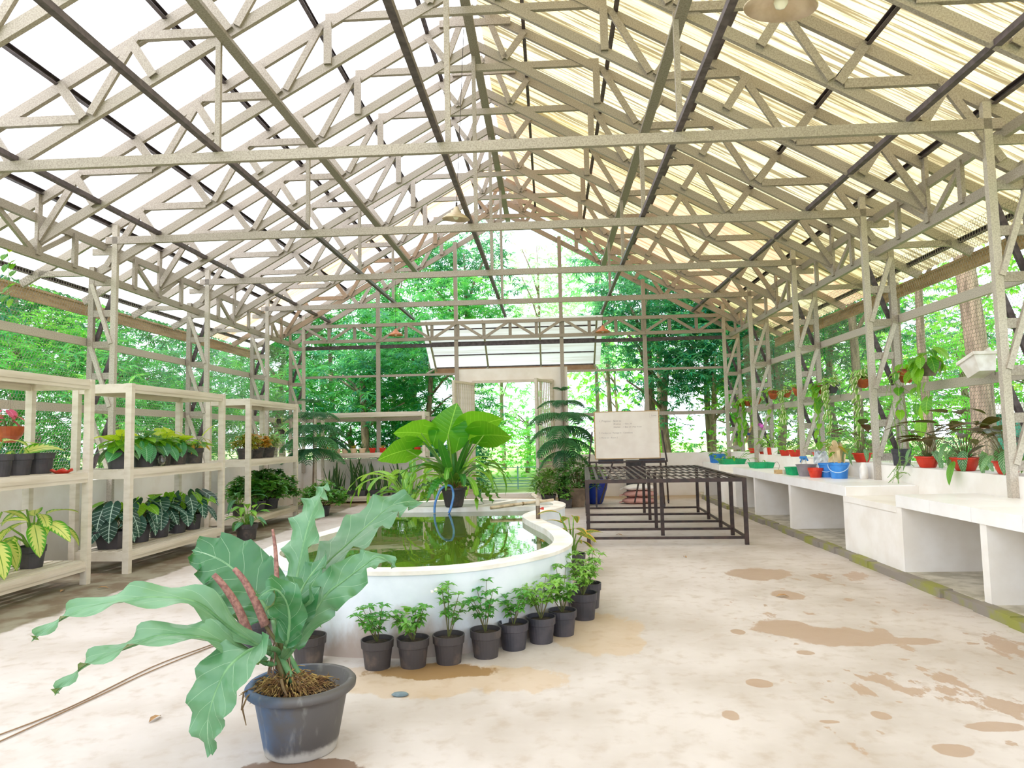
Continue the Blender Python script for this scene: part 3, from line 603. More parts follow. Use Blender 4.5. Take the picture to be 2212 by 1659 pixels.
# cables and odd bits on the floor
for nm, pts, l_ in (('floor_cable', [(-2.636, 3.184, 0.006), (-2.512, 3.569, 0.006), (-2.442, 4.205, 0.006), (-2.306, 4.624, 0.006), (-2.166, 5.108, 0.006), (-2.165, 5.852, 0.006)], 'thin brown cable on the floor, the upper of two'), ('floor_cable', [(-2.567, 3.103, 0.006), (-2.519, 3.383, 0.006), (-2.459, 3.750, 0.006), (-2.402, 4.138, 0.006), (-2.246, 4.695, 0.006), (-2.096, 5.106, 0.006)], 'thin brown cable on the floor, the lower of two')):
    mb = MB(); mb.tube(spline(pts, 5, False), .0035, 6); obj(nm, mb, M_cable, label=l_, cat='cable', group='floor cables')
mb = MB(); mb.lathe([(.001, 0), (.04, .002), (.046, .008), (.036, .015), (.001, .016)], 16); obj('flat_stone', mb, pm('blue_stone', H('7d8f96'), H('687a82'), 20, .7), loc=(-0.825, 3.742, 0.000), scale=(1, .6, 1), label='small flat bluish stone lying on the floor', cat='stone', smooth=True)
# ================================================================== TREES AND GARDEN OUTSIDE
def crown_mat(nm, stops, tr=.42, rough=.28):
    m, n, l = newmat(nm); at = node(n, 'ShaderNodeAttribute', attribute_name='tint'); oi = node(n, 'ShaderNodeObjectInfo')
    f = mth(n, l, 'ADD', mth(n, l, 'MULTIPLY', at.outputs['Fac'], .8), mth(n, l, 'MULTIPLY', oi.outputs['Random'], .2)); cr = node(n, 'ShaderNodeValToRGB'); l.new(f, cr.inputs[0])
    e = cr.color_ramp.elements; e[0].position = 0; e[0].color = (*stops[0], 1); e[1].position = 1; e[1].color = (*stops[-1], 1)
    for i, c in enumerate(stops[1:-1]): x = e.new((i+1)/(len(stops)-1)); x.color = (*c, 1)
    return finish(m, n, l, cr.outputs[0], rough, tr=tr, trcol=mixc(n, l, .5, cr.outputs[0], (.28, .75, .18)))
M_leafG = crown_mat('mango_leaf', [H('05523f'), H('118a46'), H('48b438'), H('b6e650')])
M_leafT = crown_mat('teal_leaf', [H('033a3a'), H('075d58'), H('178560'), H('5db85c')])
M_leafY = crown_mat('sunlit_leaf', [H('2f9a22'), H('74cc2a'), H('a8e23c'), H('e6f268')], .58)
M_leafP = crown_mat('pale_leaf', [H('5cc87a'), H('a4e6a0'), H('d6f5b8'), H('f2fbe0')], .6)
def crown_mesh(nm, seed, mat, R=(2.4, 2.4, 2.0), N=430, per=9, Ln=.26, Wd=.05, droop=.55, blobs=9):
    r = random.Random(seed); v = []; f = []; tint = []
    cs = [(V(r.uniform(-1, 1)*R[0]*.62, r.uniform(-1, 1)*R[1]*.62, r.uniform(-1, 1)*R[2]*.62), r.uniform(.35, .62)) for _ in range(blobs)]
    for _ in range(N):
        c, q = r.choice(cs); d = V(r.gauss(0, 1), r.gauss(0, 1), r.gauss(0, 1)).normalized(); p = c+V(d.x*R[0]*q, d.y*R[1]*q, d.z*R[2]*q)*r.uniform(.75, 1.05)
        t0 = r.random(); a0 = r.random()*6.28; out = V(d.x, d.y, d.z*.4+.1)
        for k in range(per):
            a = a0+k*6.283/per+r.uniform(-.25, .25); e = V(math.cos(a), math.sin(a), r.uniform(-1, .35)*droop*1.6)+out*.35; e.normalize()
            s = e.cross(V(0, 0, 1)).normalized(); s = (s+V(0, 0, r.uniform(-.5, .5))).normalized(); L = Ln*r.uniform(.7, 1.2); w = Wd*r.uniform(.8, 1.2)
            b = len(v); m_ = p+e*L*.45; tip = p+e*L-V(0, 0, L*.22*droop)
            v += [tuple(p), tuple(m_+s*w/2), tuple(tip), tuple(m_-s*w/2)]; f.append((b, b+1, b+2, b+3)); tint += [min(1, max(0, t0*.65+r.random()*.35))]*4
    me = bpy.data.meshes.new(nm); me.from_pydata(v, [], f); at = me.attributes.new('tint', 'FLOAT', 'POINT'); at.data.foreach_set('value', tint); me.materials.append(mat); me.update(); return me
def trunk_mesh(r0, r1, hgt, lean=.15, seed=1):
    r = random.Random(seed); mb = MB(); pts = []; n = 7
    for i in range(n+1): pts.append((lean*hgt*.2*math.sin(i*.9+seed), lean*hgt*.15*math.cos(i*.7+seed)-lean*hgt*.15, hgt*i/n))
    mb.tube(pts, [r0+(r1-r0)*i/n for i in range(n+1)], 9)
    for k in range(4):
        i = n-1-k % 3; p = V(*pts[i]); a = r.random()*6.28; mb.tube([p, p+V(math.cos(a)*.5, math.sin(a)*.5, .5), p+V(math.cos(a)*1.1, math.sin(a)*1.1, .9)], [r1*.7, r1*.5, r1*.25], 6)
    return mb.mesh('trunk', [M_bark], True)
CR = {'G': [crown_mesh('crown', s, M_leafG, N=580) for s in (1, 2)], 'T': [crown_mesh('crown', s, M_leafT, per=10, N=560) for s in (3, 4)],
      'Y': [crown_mesh('crown', s, M_leafY, per=5, Ln=.2, Wd=.11, N=460) for s in (5, 6)], 'P': [crown_mesh('crown', s, M_leafP, per=6, Ln=.24, Wd=.09, N=300) for s in (7,)]}
TK = [trunk_mesh(.14, .08, 4, .1, 1), trunk_mesh(.11, .06, 4, .06, 2), trunk_mesh(.22, .14, 4, .1, 3)]
ntree = 0
def tree(kind, x, y, z, s, label, grp, trunk=True, sz=None, tk=None, hgt=None):
    global ntree; ntree += 1
    t = thing('leafy_tree' if trunk else 'leafy_bush', label, 'tree' if trunk else 'bush', (x, y, -.14), (ntree*1.7) % 6.28, grp)
    obj('crown', CR[kind][ntree % len(CR[kind])], None, t, (0, 0, z+.14), scale=(s, s, sz or s), kind='stuff')
    if trunk: hh = hgt or (z+.14); obj('trunk', TK[ntree % 2 if tk is None else tk], None, t, scale=(1, 1, hh/4))
rr = random.Random(11)
LB, LR_, LL = 'dense leafy trees beyond the left half of the end wall', 'dark leafy trees beyond the right half of the end wall', 'leafy trees beyond the left wire mesh'
for x, y, z, s, k in ((-3.6, 20.5, 2.0, .95, 'G'), (-5.8, 20, 1.6, 1, 'G'), (-8.2, 20.5, 2.4, 1.05, 'G'), (-4.4, 22.5, 4.9, 1.1, 'G'), (-7.2, 22.5, 5.2, 1.15, 'G'), (-2.9, 25, 7.2, 1.0, 'T'), (-5.8, 26, 8.2, 1.15, 'G'), (-9.5, 24, 4, 1.2, 'T'), (-11, 20, 2.2, 1.1, 'G'), (-3.2, 19.2, .6, .7, 'T'), (-3.4, 19.6, 3.6, .8, 'G'), (-5.2, 19, 3.0, .9, 'T'), (-2.6, 22.5, 5.6, .75, 'G')):
    tree(k, x, y, z, s, 'long-leaved green tree beyond the end wall, left half', LB)
for x, y, z, s, k in ((3.3, 19.5, 3.6, .95, 'T'), (4.6, 20.5, 5.0, 1.05, 'T'), (6.6, 20.5, 3.4, 1.05, 'T'), (3.8, 24, 7.6, 1.0, 'T'), (8.8, 22, 4.6, 1.15, 'T'), (6.5, 25, 7.6, 1.1, 'T'), (5.3, 19.0, 1.6, .65, 'Y'), (3.0, 22, .9, .7, 'Y'), (8.5, 19, 1.0, .85, 'Y'), (2.2, 26, 5.2, .8, 'P'), (2.7, 19.4, 4.8, .75, 'T'), (4.4, 18.8, 3.0, .8, 'T'), (5.4, 18.9, 5.2, .85, 'T'), (3.0, 21, 6.4, .85, 'T')):
    tree(k, x, y, z, s, 'dark blue-green tree beyond the end wall, right half' if k == 'T' else 'light green tree beyond the end wall, right half', LR_ if k == 'T' else 'light green trees beyond the end wall')
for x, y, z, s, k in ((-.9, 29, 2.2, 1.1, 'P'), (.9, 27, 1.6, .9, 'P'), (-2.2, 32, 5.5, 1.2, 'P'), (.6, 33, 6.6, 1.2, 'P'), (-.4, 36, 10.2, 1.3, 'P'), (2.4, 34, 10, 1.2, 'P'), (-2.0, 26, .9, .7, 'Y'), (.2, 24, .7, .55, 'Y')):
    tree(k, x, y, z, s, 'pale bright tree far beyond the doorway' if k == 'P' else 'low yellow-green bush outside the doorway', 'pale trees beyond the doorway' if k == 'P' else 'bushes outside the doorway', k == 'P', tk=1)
for i, (x, y, z, s, k) in enumerate(((-9.2, 6.8, 1.3, .9, 'G'), (-10.2, 9.6, 2.3, 1.0, 'G'), (-9.4, 12.2, 1.6, .9, 'G'), (-9.8, 15.2, 2.6, 1.0, 'G'), (-12.5, 11.5, 4.6, 1.2, 'T'), (-12.2, 7.2, 3.6, 1.15, 'G'), (-12.6, 15.6, 5, 1.2, 'G'), (-9.6, 18, 1.4, .95, 'G'), (-15, 9.5, 4, 1.3, 'G'), (-9.0, 4.4, 1.8, .9, 'G'), (-12, 18.5, 4.2, 1.15, 'T'), (-8.6, 14, .5, .6, 'Y'), (-8.5, 8.3, .2, .6, 'Y'), (-8.4, 11, .3, .55, 'T'), (-8.8, 5.4, 1.0, .5, 'Y'), (-9.0, 7.6, 2.9, .45, 'Y'), (-9.6, 12.8, 3.4, .5, 'Y'))):
    tree(k, x, y, z, s, {'G': 'green drooping-leaved tree beyond the left mesh', 'T': 'darker blue-green tree beyond the left mesh', 'Y': 'bright yellow-green bush beyond the left wire mesh'}[k], LL if k != 'Y' else 'bushes beyond the left wire mesh', k != 'Y')
# right: bare trunks with the foliage high, bushes low behind
for x, y, r0, h, z, s, label in ((8.0, 13.5, 2, 8, 8.4, 1.2, 'thick pale trunk tree beyond the nearest right mesh bay'), (8.2, 16.5, 0, 8, 8.2, 1.1, 'slim trunk tree beyond the right mesh, left of a close pair'), (8.4, 15.9, 1, 8, 8.0, 1.0, 'slim trunk tree beyond the right mesh, right of a close pair'),
                                  (8.2, 19.2, 0, 7, 7.4, 1.1, 'leaning trunk tree beyond the second right mesh bay'), (8.6, 24.5, 1, 7, 7.5, 1.1, 'pale trunk tree beyond the third right mesh bay'), (8.4, 31, 2, 8, 7.8, 1.2, 'far trunk tree beyond the farthest right mesh bay')):
    tree('Y', x, y, z, s, label, None, True, None, r0, h)
for i, (x, y, z, s, k) in enumerate(((11.5, 13, 1.2, .9, 'Y'), (11.5, 16.5, 2.4, 1.0, 'Y'), (12, 20, 2.2, 1.0, 'Y'), (11.5, 24, 2.6, 1.05, 'Y'), (11, 29, 2.6, 1.05, 'Y'), (14, 14, 4.2, 1.1, 'Y'), (14.5, 18.5, 5.0, 1.2, 'Y'), (14, 24, 5.5, 1.2, 'Y'), (13, 30, 5.5, 1.2, 'Y'), (11.2, 10.5, 2.5, .9, 'Y'), (16, 12, 5.5, 1.2, 'P'), (17, 20, 7, 1.3, 'P'), (10.2, 34, 3, 1.1, 'T'), (9.6, 14.6, .2, .5, 'T'), (9.8, 18.2, .2, .55, 'G'), (9.8, 22, .3, .6, 'G'))):
    tree(k, x, y, z, s, {'Y': 'bright yellow-green tree beyond the right mesh', 'P': 'pale sunlit tree far beyond the right wire mesh', 'T': 'blue-green shrub beyond the right wire mesh', 'G': 'green shrub low beyond the right wire mesh'}[k], 'foliage beyond the right wire mesh, '+k, k in 'YP' and z > 2)
for i in range(9):
    x = -26+i*6.0
    if abs(x+1) > 4: tree('GTGT'[i % 4] if x < 4 else 'TY'[i % 2], x, 38+(i % 3)*2, 5.2, 1.6, 'tall hazy tree at the garden\'s far edge', 'far garden trees', True, 2.2)
# garden fence seen through the door, kerb wall and shade net on the right
t = thing('garden_fence', 'pale blue metal railing in the garden outside the doorway', 'fence', (-2.25, 20, -.14)); M_rail = pm('blue_grey_paint', H('8fb6c4'), H('6d97ab'), 6, .5)
for k, z in enumerate((.08, .16, .24, .32, .62)): mb = MB(); mb.bar((0, 0, z), (2.6, 0, z), .02, .02); obj('rail', mb, M_rail, t)
for k in range(3): mb = MB(); mb.bar((.03+k*1.27, 0, 0), (.03+k*1.27, 0, .66), .035, .035, (0, 1, 0)); obj('fence_post', mb, M_rail, t)
t = thing('garden_wall', 'low white garden wall with a blue stripe outside the right wire mesh', 'wall', (7.0, 3, -.14)); mb = MB(); mb.box(-.06, .06, 0, 13, 0, .86); obj('wall_face', mb, M_white, t); mb = MB(); mb.box(-.075, .075, 0, 13, .62, .67); obj('blue_stripe', mb, M_blueglaze, t)
t = thing('shade_fence', 'dark green netting fence with a pale top rail beyond the right wire mesh', 'fence', (9.2, 6, -.14)); mb = MB(); mb.box(-.01, .01, 0, 9.5, .1, 1.75); obj('netting', mb, pm('green_netting', H('2f6b5a'), H('43846c'), 40, .9), t); mb = MB(); mb.box(-.05, .05, 0, 9.5, 1.75, 1.95); obj('top_rail', mb, M_white, t)
# ================================================================== PLANT KIT
rp = random.Random(23)
def arcpts(L, droop, n=9, x0=0.0):
    p = V(0, 0, 0); out = [p.copy()]; a = 0
    for i in range(n): a = -droop*(i+.5)/n*1.5; p = p+V(math.cos(a), 0, math.sin(a))*(L/n); out.append(p.copy())
    return out
SH = {'lance': lambda u: max(.02, math.sin(math.pi*min(1, u**.8))**.9), 'ovate': lambda u: max(.02, math.sin(math.pi*u**.62)**.75), 'strap': lambda u: max(.03, min(1, u*6+.45)*(1-u**5)**.8), 'sword': lambda u: max(.02, (.8+.4*u)*(1-u**4)), 'spoon': lambda u: max(.03, .12+.9*math.sin(math.pi*u**1.6)**.8 if u < .99 else .03)}
def leafproto(shape, L, W, mat, droop=.6, fold=.25, ruf=0, fr=6, n=9, nv=4):
    mb = MB(); mb.blade(arcpts(L, droop, n), lambda u: SH[shape](u)*W/2, (0, 0, 1), fold, ruf, fr, nv); return mb.mesh('leaf', [mat], True)
def heartproto(L, W, mat, droop=.25, fold=.12, ring=4, n=28, wave=.0):
    mb = MB(); vs = [(0, 0, 0)]; uv = [(.0, .5)]
    for r in range(1, ring+1):
        for i in range(n):
            th = 2*math.pi*i/n-math.pi; c = math.cos(th); s = math.sin(th)
            x = (c*.5+.5)**1.0*1.0*L if c > 0 else 0
            k = abs(th)/math.pi                            # 0 at tip, 1 at the sinus
            rr_ = L*(1-k*2)**1.15+W*.5*math.sin(min(1, k*2)*math.pi/2)*min(1, k*2) if k < .5 else W*.5*(1-.06*math.sin((k-.5)*2*math.pi)) if k < .84 else W*.5*(1-((k-.84)/.16)**2*.72)
            q = r/ring; px = rr_*c*q; py = rr_*s*q; R2 = px*px+py*py
            vs.append((px, py, -droop*max(0, px)**2/L-droop*.5*(min(0, px)**2)/L+fold*abs(py)-fold*1.4*py*py/W+wave*q*math.sin(9*th))); uv.append((max(0, px)/L, .5+.5*max(-1, min(1, py/(W*.5)))))
    fs = [(0, 1+i, 1+(i+1) % n) for i in range(n)]
    for r in range(ring-1):
        for i in range(n): fs.append((1+r*n+i, 1+(r+1)*n+i, 1+(r+1)*n+(i+1) % n, 1+r*n+(i+1) % n))
    mb.add(vs, fs, uv); return mb.mesh('leaf', [mat], True)
def potmesh(style, rt, rb, h, mat):
    mb = MB()
    if style == 'nursery': mb.lathe([(.0005, 0), (rb, 0), (rt*.90, h*.70), (rt*.97, h*.72), (rt, h), (rt*.93, h), (rt*.90, h*.80), (.0005, h*.80)], 28)
    elif style == 'bowl': mb.lathe([(.0005, 0), (rb, 0), (rb*1.12, h*.06), (rt*.80, h*.42), (rt*.93, h*.84), (rt*1.04, h*.88), (rt*1.04, h), (rt*.92, h), (rt*.86, h*.82), (.0005, h*.82)], 28)
    elif style == 'square': mb.lathe([(.0005, 0), (rb, 0), (rt*.94, h*.86), (rt, h*.87), (rt, h), (rt*.92, h), (rt*.88, h*.85), (.0005, h*.85)], 32, sq=.85)
    else: mb.lathe([(.0005, 0), (rb, 0), (rt*.97, h*.93), (rt*1.03, h*.94), (rt*1.03, h), (rt*.93, h), (rt*.90, h*.84), (.0005, h*.84)], 28)
    return mb.mesh('pot', [mat], False)
_soil = {}
def soil(rt):
    k = round(rt, 3)
    if k not in _soil: mb = MB(); mb.lathe([(rt*.88, -.012), (rt*.86, .004), (rt*.4, .012), (.0005, .014)], 20); _soil[k] = mb.mesh('soil', [M_soil], True)
    return _soil[k]
_pots = {}
def addpot(t, style, rt, rb, h, mat):
    key = (style, rt, rb, h, mat.name)
    if key not in _pots: _pots[key] = potmesh(*key[:4], mat)
    p_ = obj('pot', _pots[key], None, t); obj('soil', soil(rt), None, p_, (0, 0, h*.83))
def orient(P, az, pitch, roll=0, s=1): return Matrix.Translation(P) @ Matrix.Rotation(az, 4, 'Z') @ Matrix.Rotation(pitch, 4, 'Y') @ Matrix.Rotation(roll, 4, 'X') @ Matrix.Scale(s, 4)
def addleaves(t, z0, specs, stemmat=None, sr=.005, r=rp, br=.03, face=None):
    # specs: (mesh, count, tilt lo, hi (deg from vertical), stem lo, hi, scale lo, hi, pitch lo, hi)
    sm = MB()
    for me, cnt, t0, t1, s0, s1, k0, k1, p0, p1 in specs:
        off = r.random()*6.28
        for i in range(cnt):
            az = off+i*6.283/cnt+r.uniform(-.35, .35) if face is None else face+r.uniform(-1.7, 1.7)
            ti = math.radians(r.uniform(t0, t1)); sl = r.uniform(s0, s1); b = V(math.cos(az)*br*r.random(), math.sin(az)*br*r.random(), z0)
            d = V(math.sin(ti)*math.cos(az), math.sin(ti)*math.sin(az), math.cos(ti)); P = b+d*sl
            if sl > .02: m_ = b+V(d.x*.4, d.y*.4, d.z*.62)*sl; sm.tube([b, m_, P], [sr*1.2, sr, sr*.7], 5, False)
            obj('leaf', me, None, t, M=orient(P, az+r.uniform(-.3, .3), math.radians(r.uniform(p0, p1)), r.uniform(-.3, .3), r.uniform(k0, k1)))
    if sm.v: obj('stem', sm, stemmat or M_stem, t, smooth=True)
def plant(nm, label, loc, pot, specs, group=None, cat='potted plant', stemmat=None, sr=.005, rz=0, br=.03, face=None):
    t = thing(nm, label, cat, loc, rz, group); addpot(t, *pot); addleaves(t, pot[3]*.83, specs, stemmat, sr, br=br, face=face); return t
# leaf materials
L_anth = leafm('anthurium_leaf', H('2c6a3c'), H('6b9670'), H('93b18c'), .035, 7, .02, .12, .26, under=H('5a7838'))
L_aloc = leafm('alocasia_leaf', H('2f8f14'), H('55b01c'), H('8fd048'), .03, 8, .035, .5, .35)
L_bird = leafm('birdnest_leaf', H('0d5a20'), H('2a7f27'), H('5fa540'), .08, 14, .08, .3, .3)
L_strap = leafm('strap_leaf', H('3d8f22'), H('8cc63c'), H('b3dc6a'), .1, 1, .0, .45, .4)
L_crys = leafm('velvet_leaf', H('12382f'), H('24594a'), H('c3dccb'), .07, 4.5, .09, .12, .5)
L_lime = leafm('lime_leaf', H('6fb81e'), H('9ad62c'), H('c6ea7a'), .05, 5, .06, .5, .4)
L_poth = leafm('pothos_leaf', H('2f8a2a'), H('86c52c'), H('b8e060'), .05, 5, .05, .45, .35)
L_gold = leafm('golden_leaf', H('b9d820'), H('e6ee3c'), H('dff08a'), .05, 5, .05, .5, .4)
L_dief = leafm('dieffenbachia_leaf', H('3d9a1c'), H('58b524'), H('5c9a30'), .06, 9, .0, .45, .35, patch=H('e8ee84'), pw=.62)
L_calu = leafm('calathea_underside', H('4a221d'), H('2f1613'), H('6d3a2c'), .05, 9, .05, .15, .4)
L_calt = leafm('calathea_top', H('2f7a45'), H('5a9a5c'), H('b5d3a0'), .05, 9, .22, .3, .35)
L_sans = leafm('sword_leaf', H('1f4a2c'), H('36683c'), None, tr=.12, rough=.4, edge=H('6f8f4a'))
L_seed = leafm('seedling_leaf', H('3a963c'), H('94c95a'), H('a5d580'), .08, 1, .0, .4, .4)
L_norf = leafm('pine_needle', H('28683e'), H('4f9452'), None, tr=.15, rough=.5)
L_crot = leafm('croton_leaf', H('c98a2c'), H('7f8f26'), H('e3c05a'), .08, 7, .06, .35, .4)
L_pink = leafm('pink_leaf', H('d43a72'), H('b8264f'), H('f09ab8'), .05, 5, .05, .4, .4)
L_aglo = leafm('aglaonema_leaf', H('3c6a1c'), H('5c8a24'), H('c9b040'), .08, 8, .08, .35, .35, edge=H('e8b04a'))
L_vari = leafm('variegated_leaf', H('7fb04a'), H('b5d27a'), None, tr=.4, patch=H('6fa03c'), pw=.5, edge=H('f2f2cc'))
L_cool = leafm('cool_green_leaf', H('1c6b48'), H('3f9a5c'), H('a9d8b0'), .06, 8, .08, .3, .3)

# ================================================================== FOREGROUND ANTHURIUM
BP = (-1.13, 3.12, 0)
big = thing('giant_anthurium', 'large ruffled-leaf anthurium in a scuffed blue-grey tub in the foreground', 'potted plant', BP)
def scuffed():
    m, n, l = newmat('scuffed_blue_tub'); co = coords(n, l); sp = node(n, 'ShaderNodeSeparateXYZ'); l.new(co, sp.inputs[0])
    a = noise(n, l, co, 7, 5, .6); b = noise(n, l, coords(n, l, (1, 1, .3)), 22, 4); side = mth(n, l, 'MULTIPLY_ADD', a, .35, mth(n, l, 'MULTIPLY', sp.outputs[0], -1.0))
    c = mixc(n, l, sstep(n, l, side, .14, .36), H('55514f'), H('3f6189')); c = mixc(n, l, mth(n, l, 'MULTIPLY', sstep(n, l, b, .55, .75), .4), c, H('9a9893'))
    c = mixc(n, l, sstep(n, l, mth(n, l, 'MULTIPLY_ADD', a, .10, mth(n, l, 'MULTIPLY', sp.outputs[2], -1)), .0, .03), c, H('b9b4ac')); return finish(m, n, l, c, .5, bump=b, bs=.08)
M_tub = scuffed()
mb = MB(); mb.lathe([(.0005, 0), (.148, 0), (.155, .008), (.196, .225), (.200, .245), (.222, .25), (.236, .262), (.238, .282), (.226, .295), (.205, .292), (.192, .255), (.0005, .25)], 48); obj('pot', mb, M_tub, big, smooth=True)
mb = MB(); mb.lathe([(.19, -.01), (.18, .006), (.09, .014), (.0005, .02)], 28); obj('soil', mb, M_soil, big, (0, 0, .245), smooth=True)
rt_ = MB(); r_ = random.Random(4)
for i in range(520):                                   # matted aerial roots heaped over the left of the tub
    a = r_.uniform(0, 6.28); q = r_.uniform(.01, .15); c = V(-.055+q*math.cos(a), -.02+q*.9*math.sin(a), .262+.085*max(0, 1-q/.15)*r_.random()); d = V(math.cos(a+r_.uniform(-.6, .6)), math.sin(a+r_.uniform(-.6, .6)), r_.uniform(-.1, .5))
    L_ = r_.uniform(.025, .06); rt_.tube([c, c+d*L_*.5+V(0, 0, .008), c+d*L_-V(0, 0, .012)], [.0032, .0028, .0012], 4, False)
obj('aerial_roots', rt_, pm('root_mat', H('b79a5c'), H('6d4a2a'), 30, .8, 0, .35, .6), big, kind='stuff')
rt2 = MB()
for i in range(90):
    a = r_.uniform(-1.6, 1.2); q = r_.uniform(.04, .18); c = V(q*math.cos(a), q*math.sin(a), .262); d = V(r_.uniform(-1, 1), r_.uniform(-1, 1), .25); rt2.tube([c, c+d*.03], [.003, .001], 4, False)
rt3 = MB(); rt2 = rt3 if False else rt2; rt2.tube([(-.13, -.12, .30), (-.17, -.17, .285), (-.185, -.185, .24), (-.17, -.18, .17)], [.005, .004, .004, .002], 6)
rt2.tube([(-.16, -.10, .30), (-.20, -.14, .29), (-.205, -.15, .22)], [.005, .004, .002], 6)
rt2.tube([(-.06, -.08, .32), (-.03, -.13, .30), (0, -.17, .285)], [.007, .006, .004], 6)
obj('loose_roots', rt2, M_twig, big, kind='stuff')
ctr = V(*BP)
def W(*pts): return [V(*p)-ctr for p in pts]
M_rib = pm('leaf_rib', H('4f7f4c'), H('6f9a68'), 12, .5)
def bigleaf(pts, hwmax, nrm, ruf, fr, prof, pet=None, fold=.1, k=4, twist=0, ph=0):
    P = spline(W(*pts), k, False); mb = MB(); mb.blade(P, lambda u: prof(u)*hwmax, nrm, fold, ruf, fr, 8, ph, twist); o = obj('leaf', mb, L_anth, big, smooth=True)
    rib = MB(); n = len(P); rib.tube([p-V(nrm if not isinstance(nrm, list) else nrm[0])*.004 for p in P], [.010*(1-i/n)+.0015 for i in range(n)], 6); obj('midrib', rib, M_rib, o, smooth=True)
    if pet: q = MB(); q.tube(spline(W(*pet), 4, False), .011, 7); obj('petiole', q, M_rib, o, smooth=True)
spat = lambda u: max(.04, math.sin(math.pi*min(1, u**.85*.97+.03))**.8)
tail = lambda u: max(.05, (math.sin(math.pi*min(1, u**.55))**.9)*.9+.12*(1-u))
C0 = (-1.223, 3.120, 0.381)
bigleaf([(-1.253, 3.080, 0.420), (-1.386, 2.980, 0.551), (-1.499, 2.900, 0.684), (-1.635, 2.840, 0.721), (-1.748, 2.800, 0.720), (-1.883, 2.770, 0.699), (-1.974, 2.750, 0.662), (-2.042, 2.740, 0.616), (-2.086, 2.730, 0.580)], .062, (.1, -.55, .82), .026, 4.5, tail, [C0, (-1.240, 3.100, 0.397), (-1.253, 3.080, 0.420)], .35, 5)
bigleaf([(-1.257, 3.040, 0.392), (-1.357, 2.920, 0.501), (-1.456, 2.840, 0.560), (-1.584, 2.790, 0.582), (-1.681, 2.760, 0.555), (-1.781, 2.740, 0.520), (-1.862, 2.720, 0.482), (-1.914, 2.710, 0.435), (-1.962, 2.700, 0.382)], .066, (.1, -.5, .86), .027, 4.2, tail, [C0, (-1.243, 3.080, 0.374), (-1.257, 3.040, 0.392)], .35, 4, .3, 1.2)
bigleaf([(-1.231, 3.000, 0.467), (-1.260, 2.880, 0.493), (-1.310, 2.800, 0.454), (-1.341, 2.760, 0.378), (-1.360, 2.740, 0.297), (-1.361, 2.730, 0.222), (-1.346, 2.730, 0.148)], .125, (-.35, -.9, .25), .016, 5, spat, [C0, (-1.222, 3.080, 0.433), (-1.231, 3.000, 0.467)], .12)
bigleaf([(-1.284, 3.180, 0.538), (-1.353, 3.220, 0.612), (-1.451, 3.260, 0.699), (-1.551, 3.280, 0.776), (-1.652, 3.300, 0.818), (-1.734, 3.300, 0.840)], .155, (.35, -.85, .35), .032, 5.5, lambda u: max(.05, math.sin(math.pi*min(1, u**.75))**.6), [C0, (-1.246, 3.140, 0.446), (-1.284, 3.180, 0.538)], .1)
bigleaf([(-1.205, 3.220, 0.632), (-1.196, 3.280, 0.779), (-1.188, 3.330, 0.891), (-1.170, 3.370, 0.992), (-1.150, 3.400, 1.060), (-1.131, 3.420, 1.104), (-1.111, 3.430, 1.148)], .125, (-.45, -.85, .2), .028, 5, spat, [C0, (-1.207, 3.160, 0.481), (-1.205, 3.220, 0.632)], .2, 4, -.5)
bigleaf([(-1.159, 3.300, 0.673), (-1.113, 3.420, 0.751), (-1.061, 3.550, 0.811), (-1.000, 3.680, 0.879), (-0.933, 3.780, 0.947), (-0.877, 3.830, 0.987), (-0.808, 3.870, 1.002), (-0.731, 3.900, 0.993)], .135, (-.3, -.75, .55), .028, 5, spat, [C0, (-1.185, 3.180, 0.527), (-1.159, 3.300, 0.673)], .15)
bigleaf([(-1.140, 3.050, 0.452), (-1.064, 3.030, 0.579), (-0.995, 3.040, 0.676), (-0.921, 3.060, 0.733), (-0.836, 3.080, 0.793), (-0.770, 3.100, 0.829), (-0.700, 3.120, 0.780)], .085, [(.35, -.75, -.5), (.2, -.7, .3), (0, -.5, .8)], .026, 4.5, spat, [C0, (-1.180, 3.080, 0.407), (-1.140, 3.050, 0.452)], .25)
bigleaf([(-1.134, 3.000, 0.496), (-1.111, 2.980, 0.607), (-1.093, 3.020, 0.705), (-1.072, 3.100, 0.763), (-1.033, 3.160, 0.834)], .085, [(.5, -.8, .1), (.1, -.8, .6), (-.2, -.7, .7)], .024, 4, spat, [C0, (-1.177, 3.060, 0.429), (-1.134, 3.000, 0.496)], .2)
bigleaf([(-1.154, 3.000, 0.476), (-1.119, 2.950, 0.586), (-1.116, 2.900, 0.684), (-1.152, 2.860, 0.743), (-1.197, 2.820, 0.722)], .085, [(-.2, -.95, -.2), (-.1, -.9, .4), (0, -.5, .8)], .022, 4, spat, [C0, (-1.189, 3.060, 0.425), (-1.154, 3.000, 0.476)], .2)
bigleaf([(-1.270, 3.200, 0.522), (-1.333, 3.300, 0.593), (-1.385, 3.360, 0.663), (-1.411, 3.400, 0.704)], .07, (.1, -.9, .3), .015, 3, spat, None, .2)
for k, (dx, dy) in enumerate(((0, 0), (.03, .01), (-.03, .02), (.012, -.025), (-.02, -.02))):
    mb = MB(); c_ = V(*C0)-ctr; mb.tube([c_+V(dx*.7, dy, .03), V(dx*1.3-.03, dy*1.3, .27)], [.013, .016], 7); obj('crown_stem', mb, M_rib if k % 2 else M_stemd, big, smooth=True)
fb = MB(); r_ = random.Random(8)
for i in range(26):
    a = r_.uniform(0, 6.28); c_ = V(*C0)-ctr; q = V(.05*math.cos(a), .05*math.sin(a), 0); fb.tube([c_+q*.6+V(0, 0, r_.uniform(.02, .11)), c_+q*1.1-V(0, 0, .05), V(-.03, 0, .28)+q*1.4], [.002, .004, .004], 4, False)
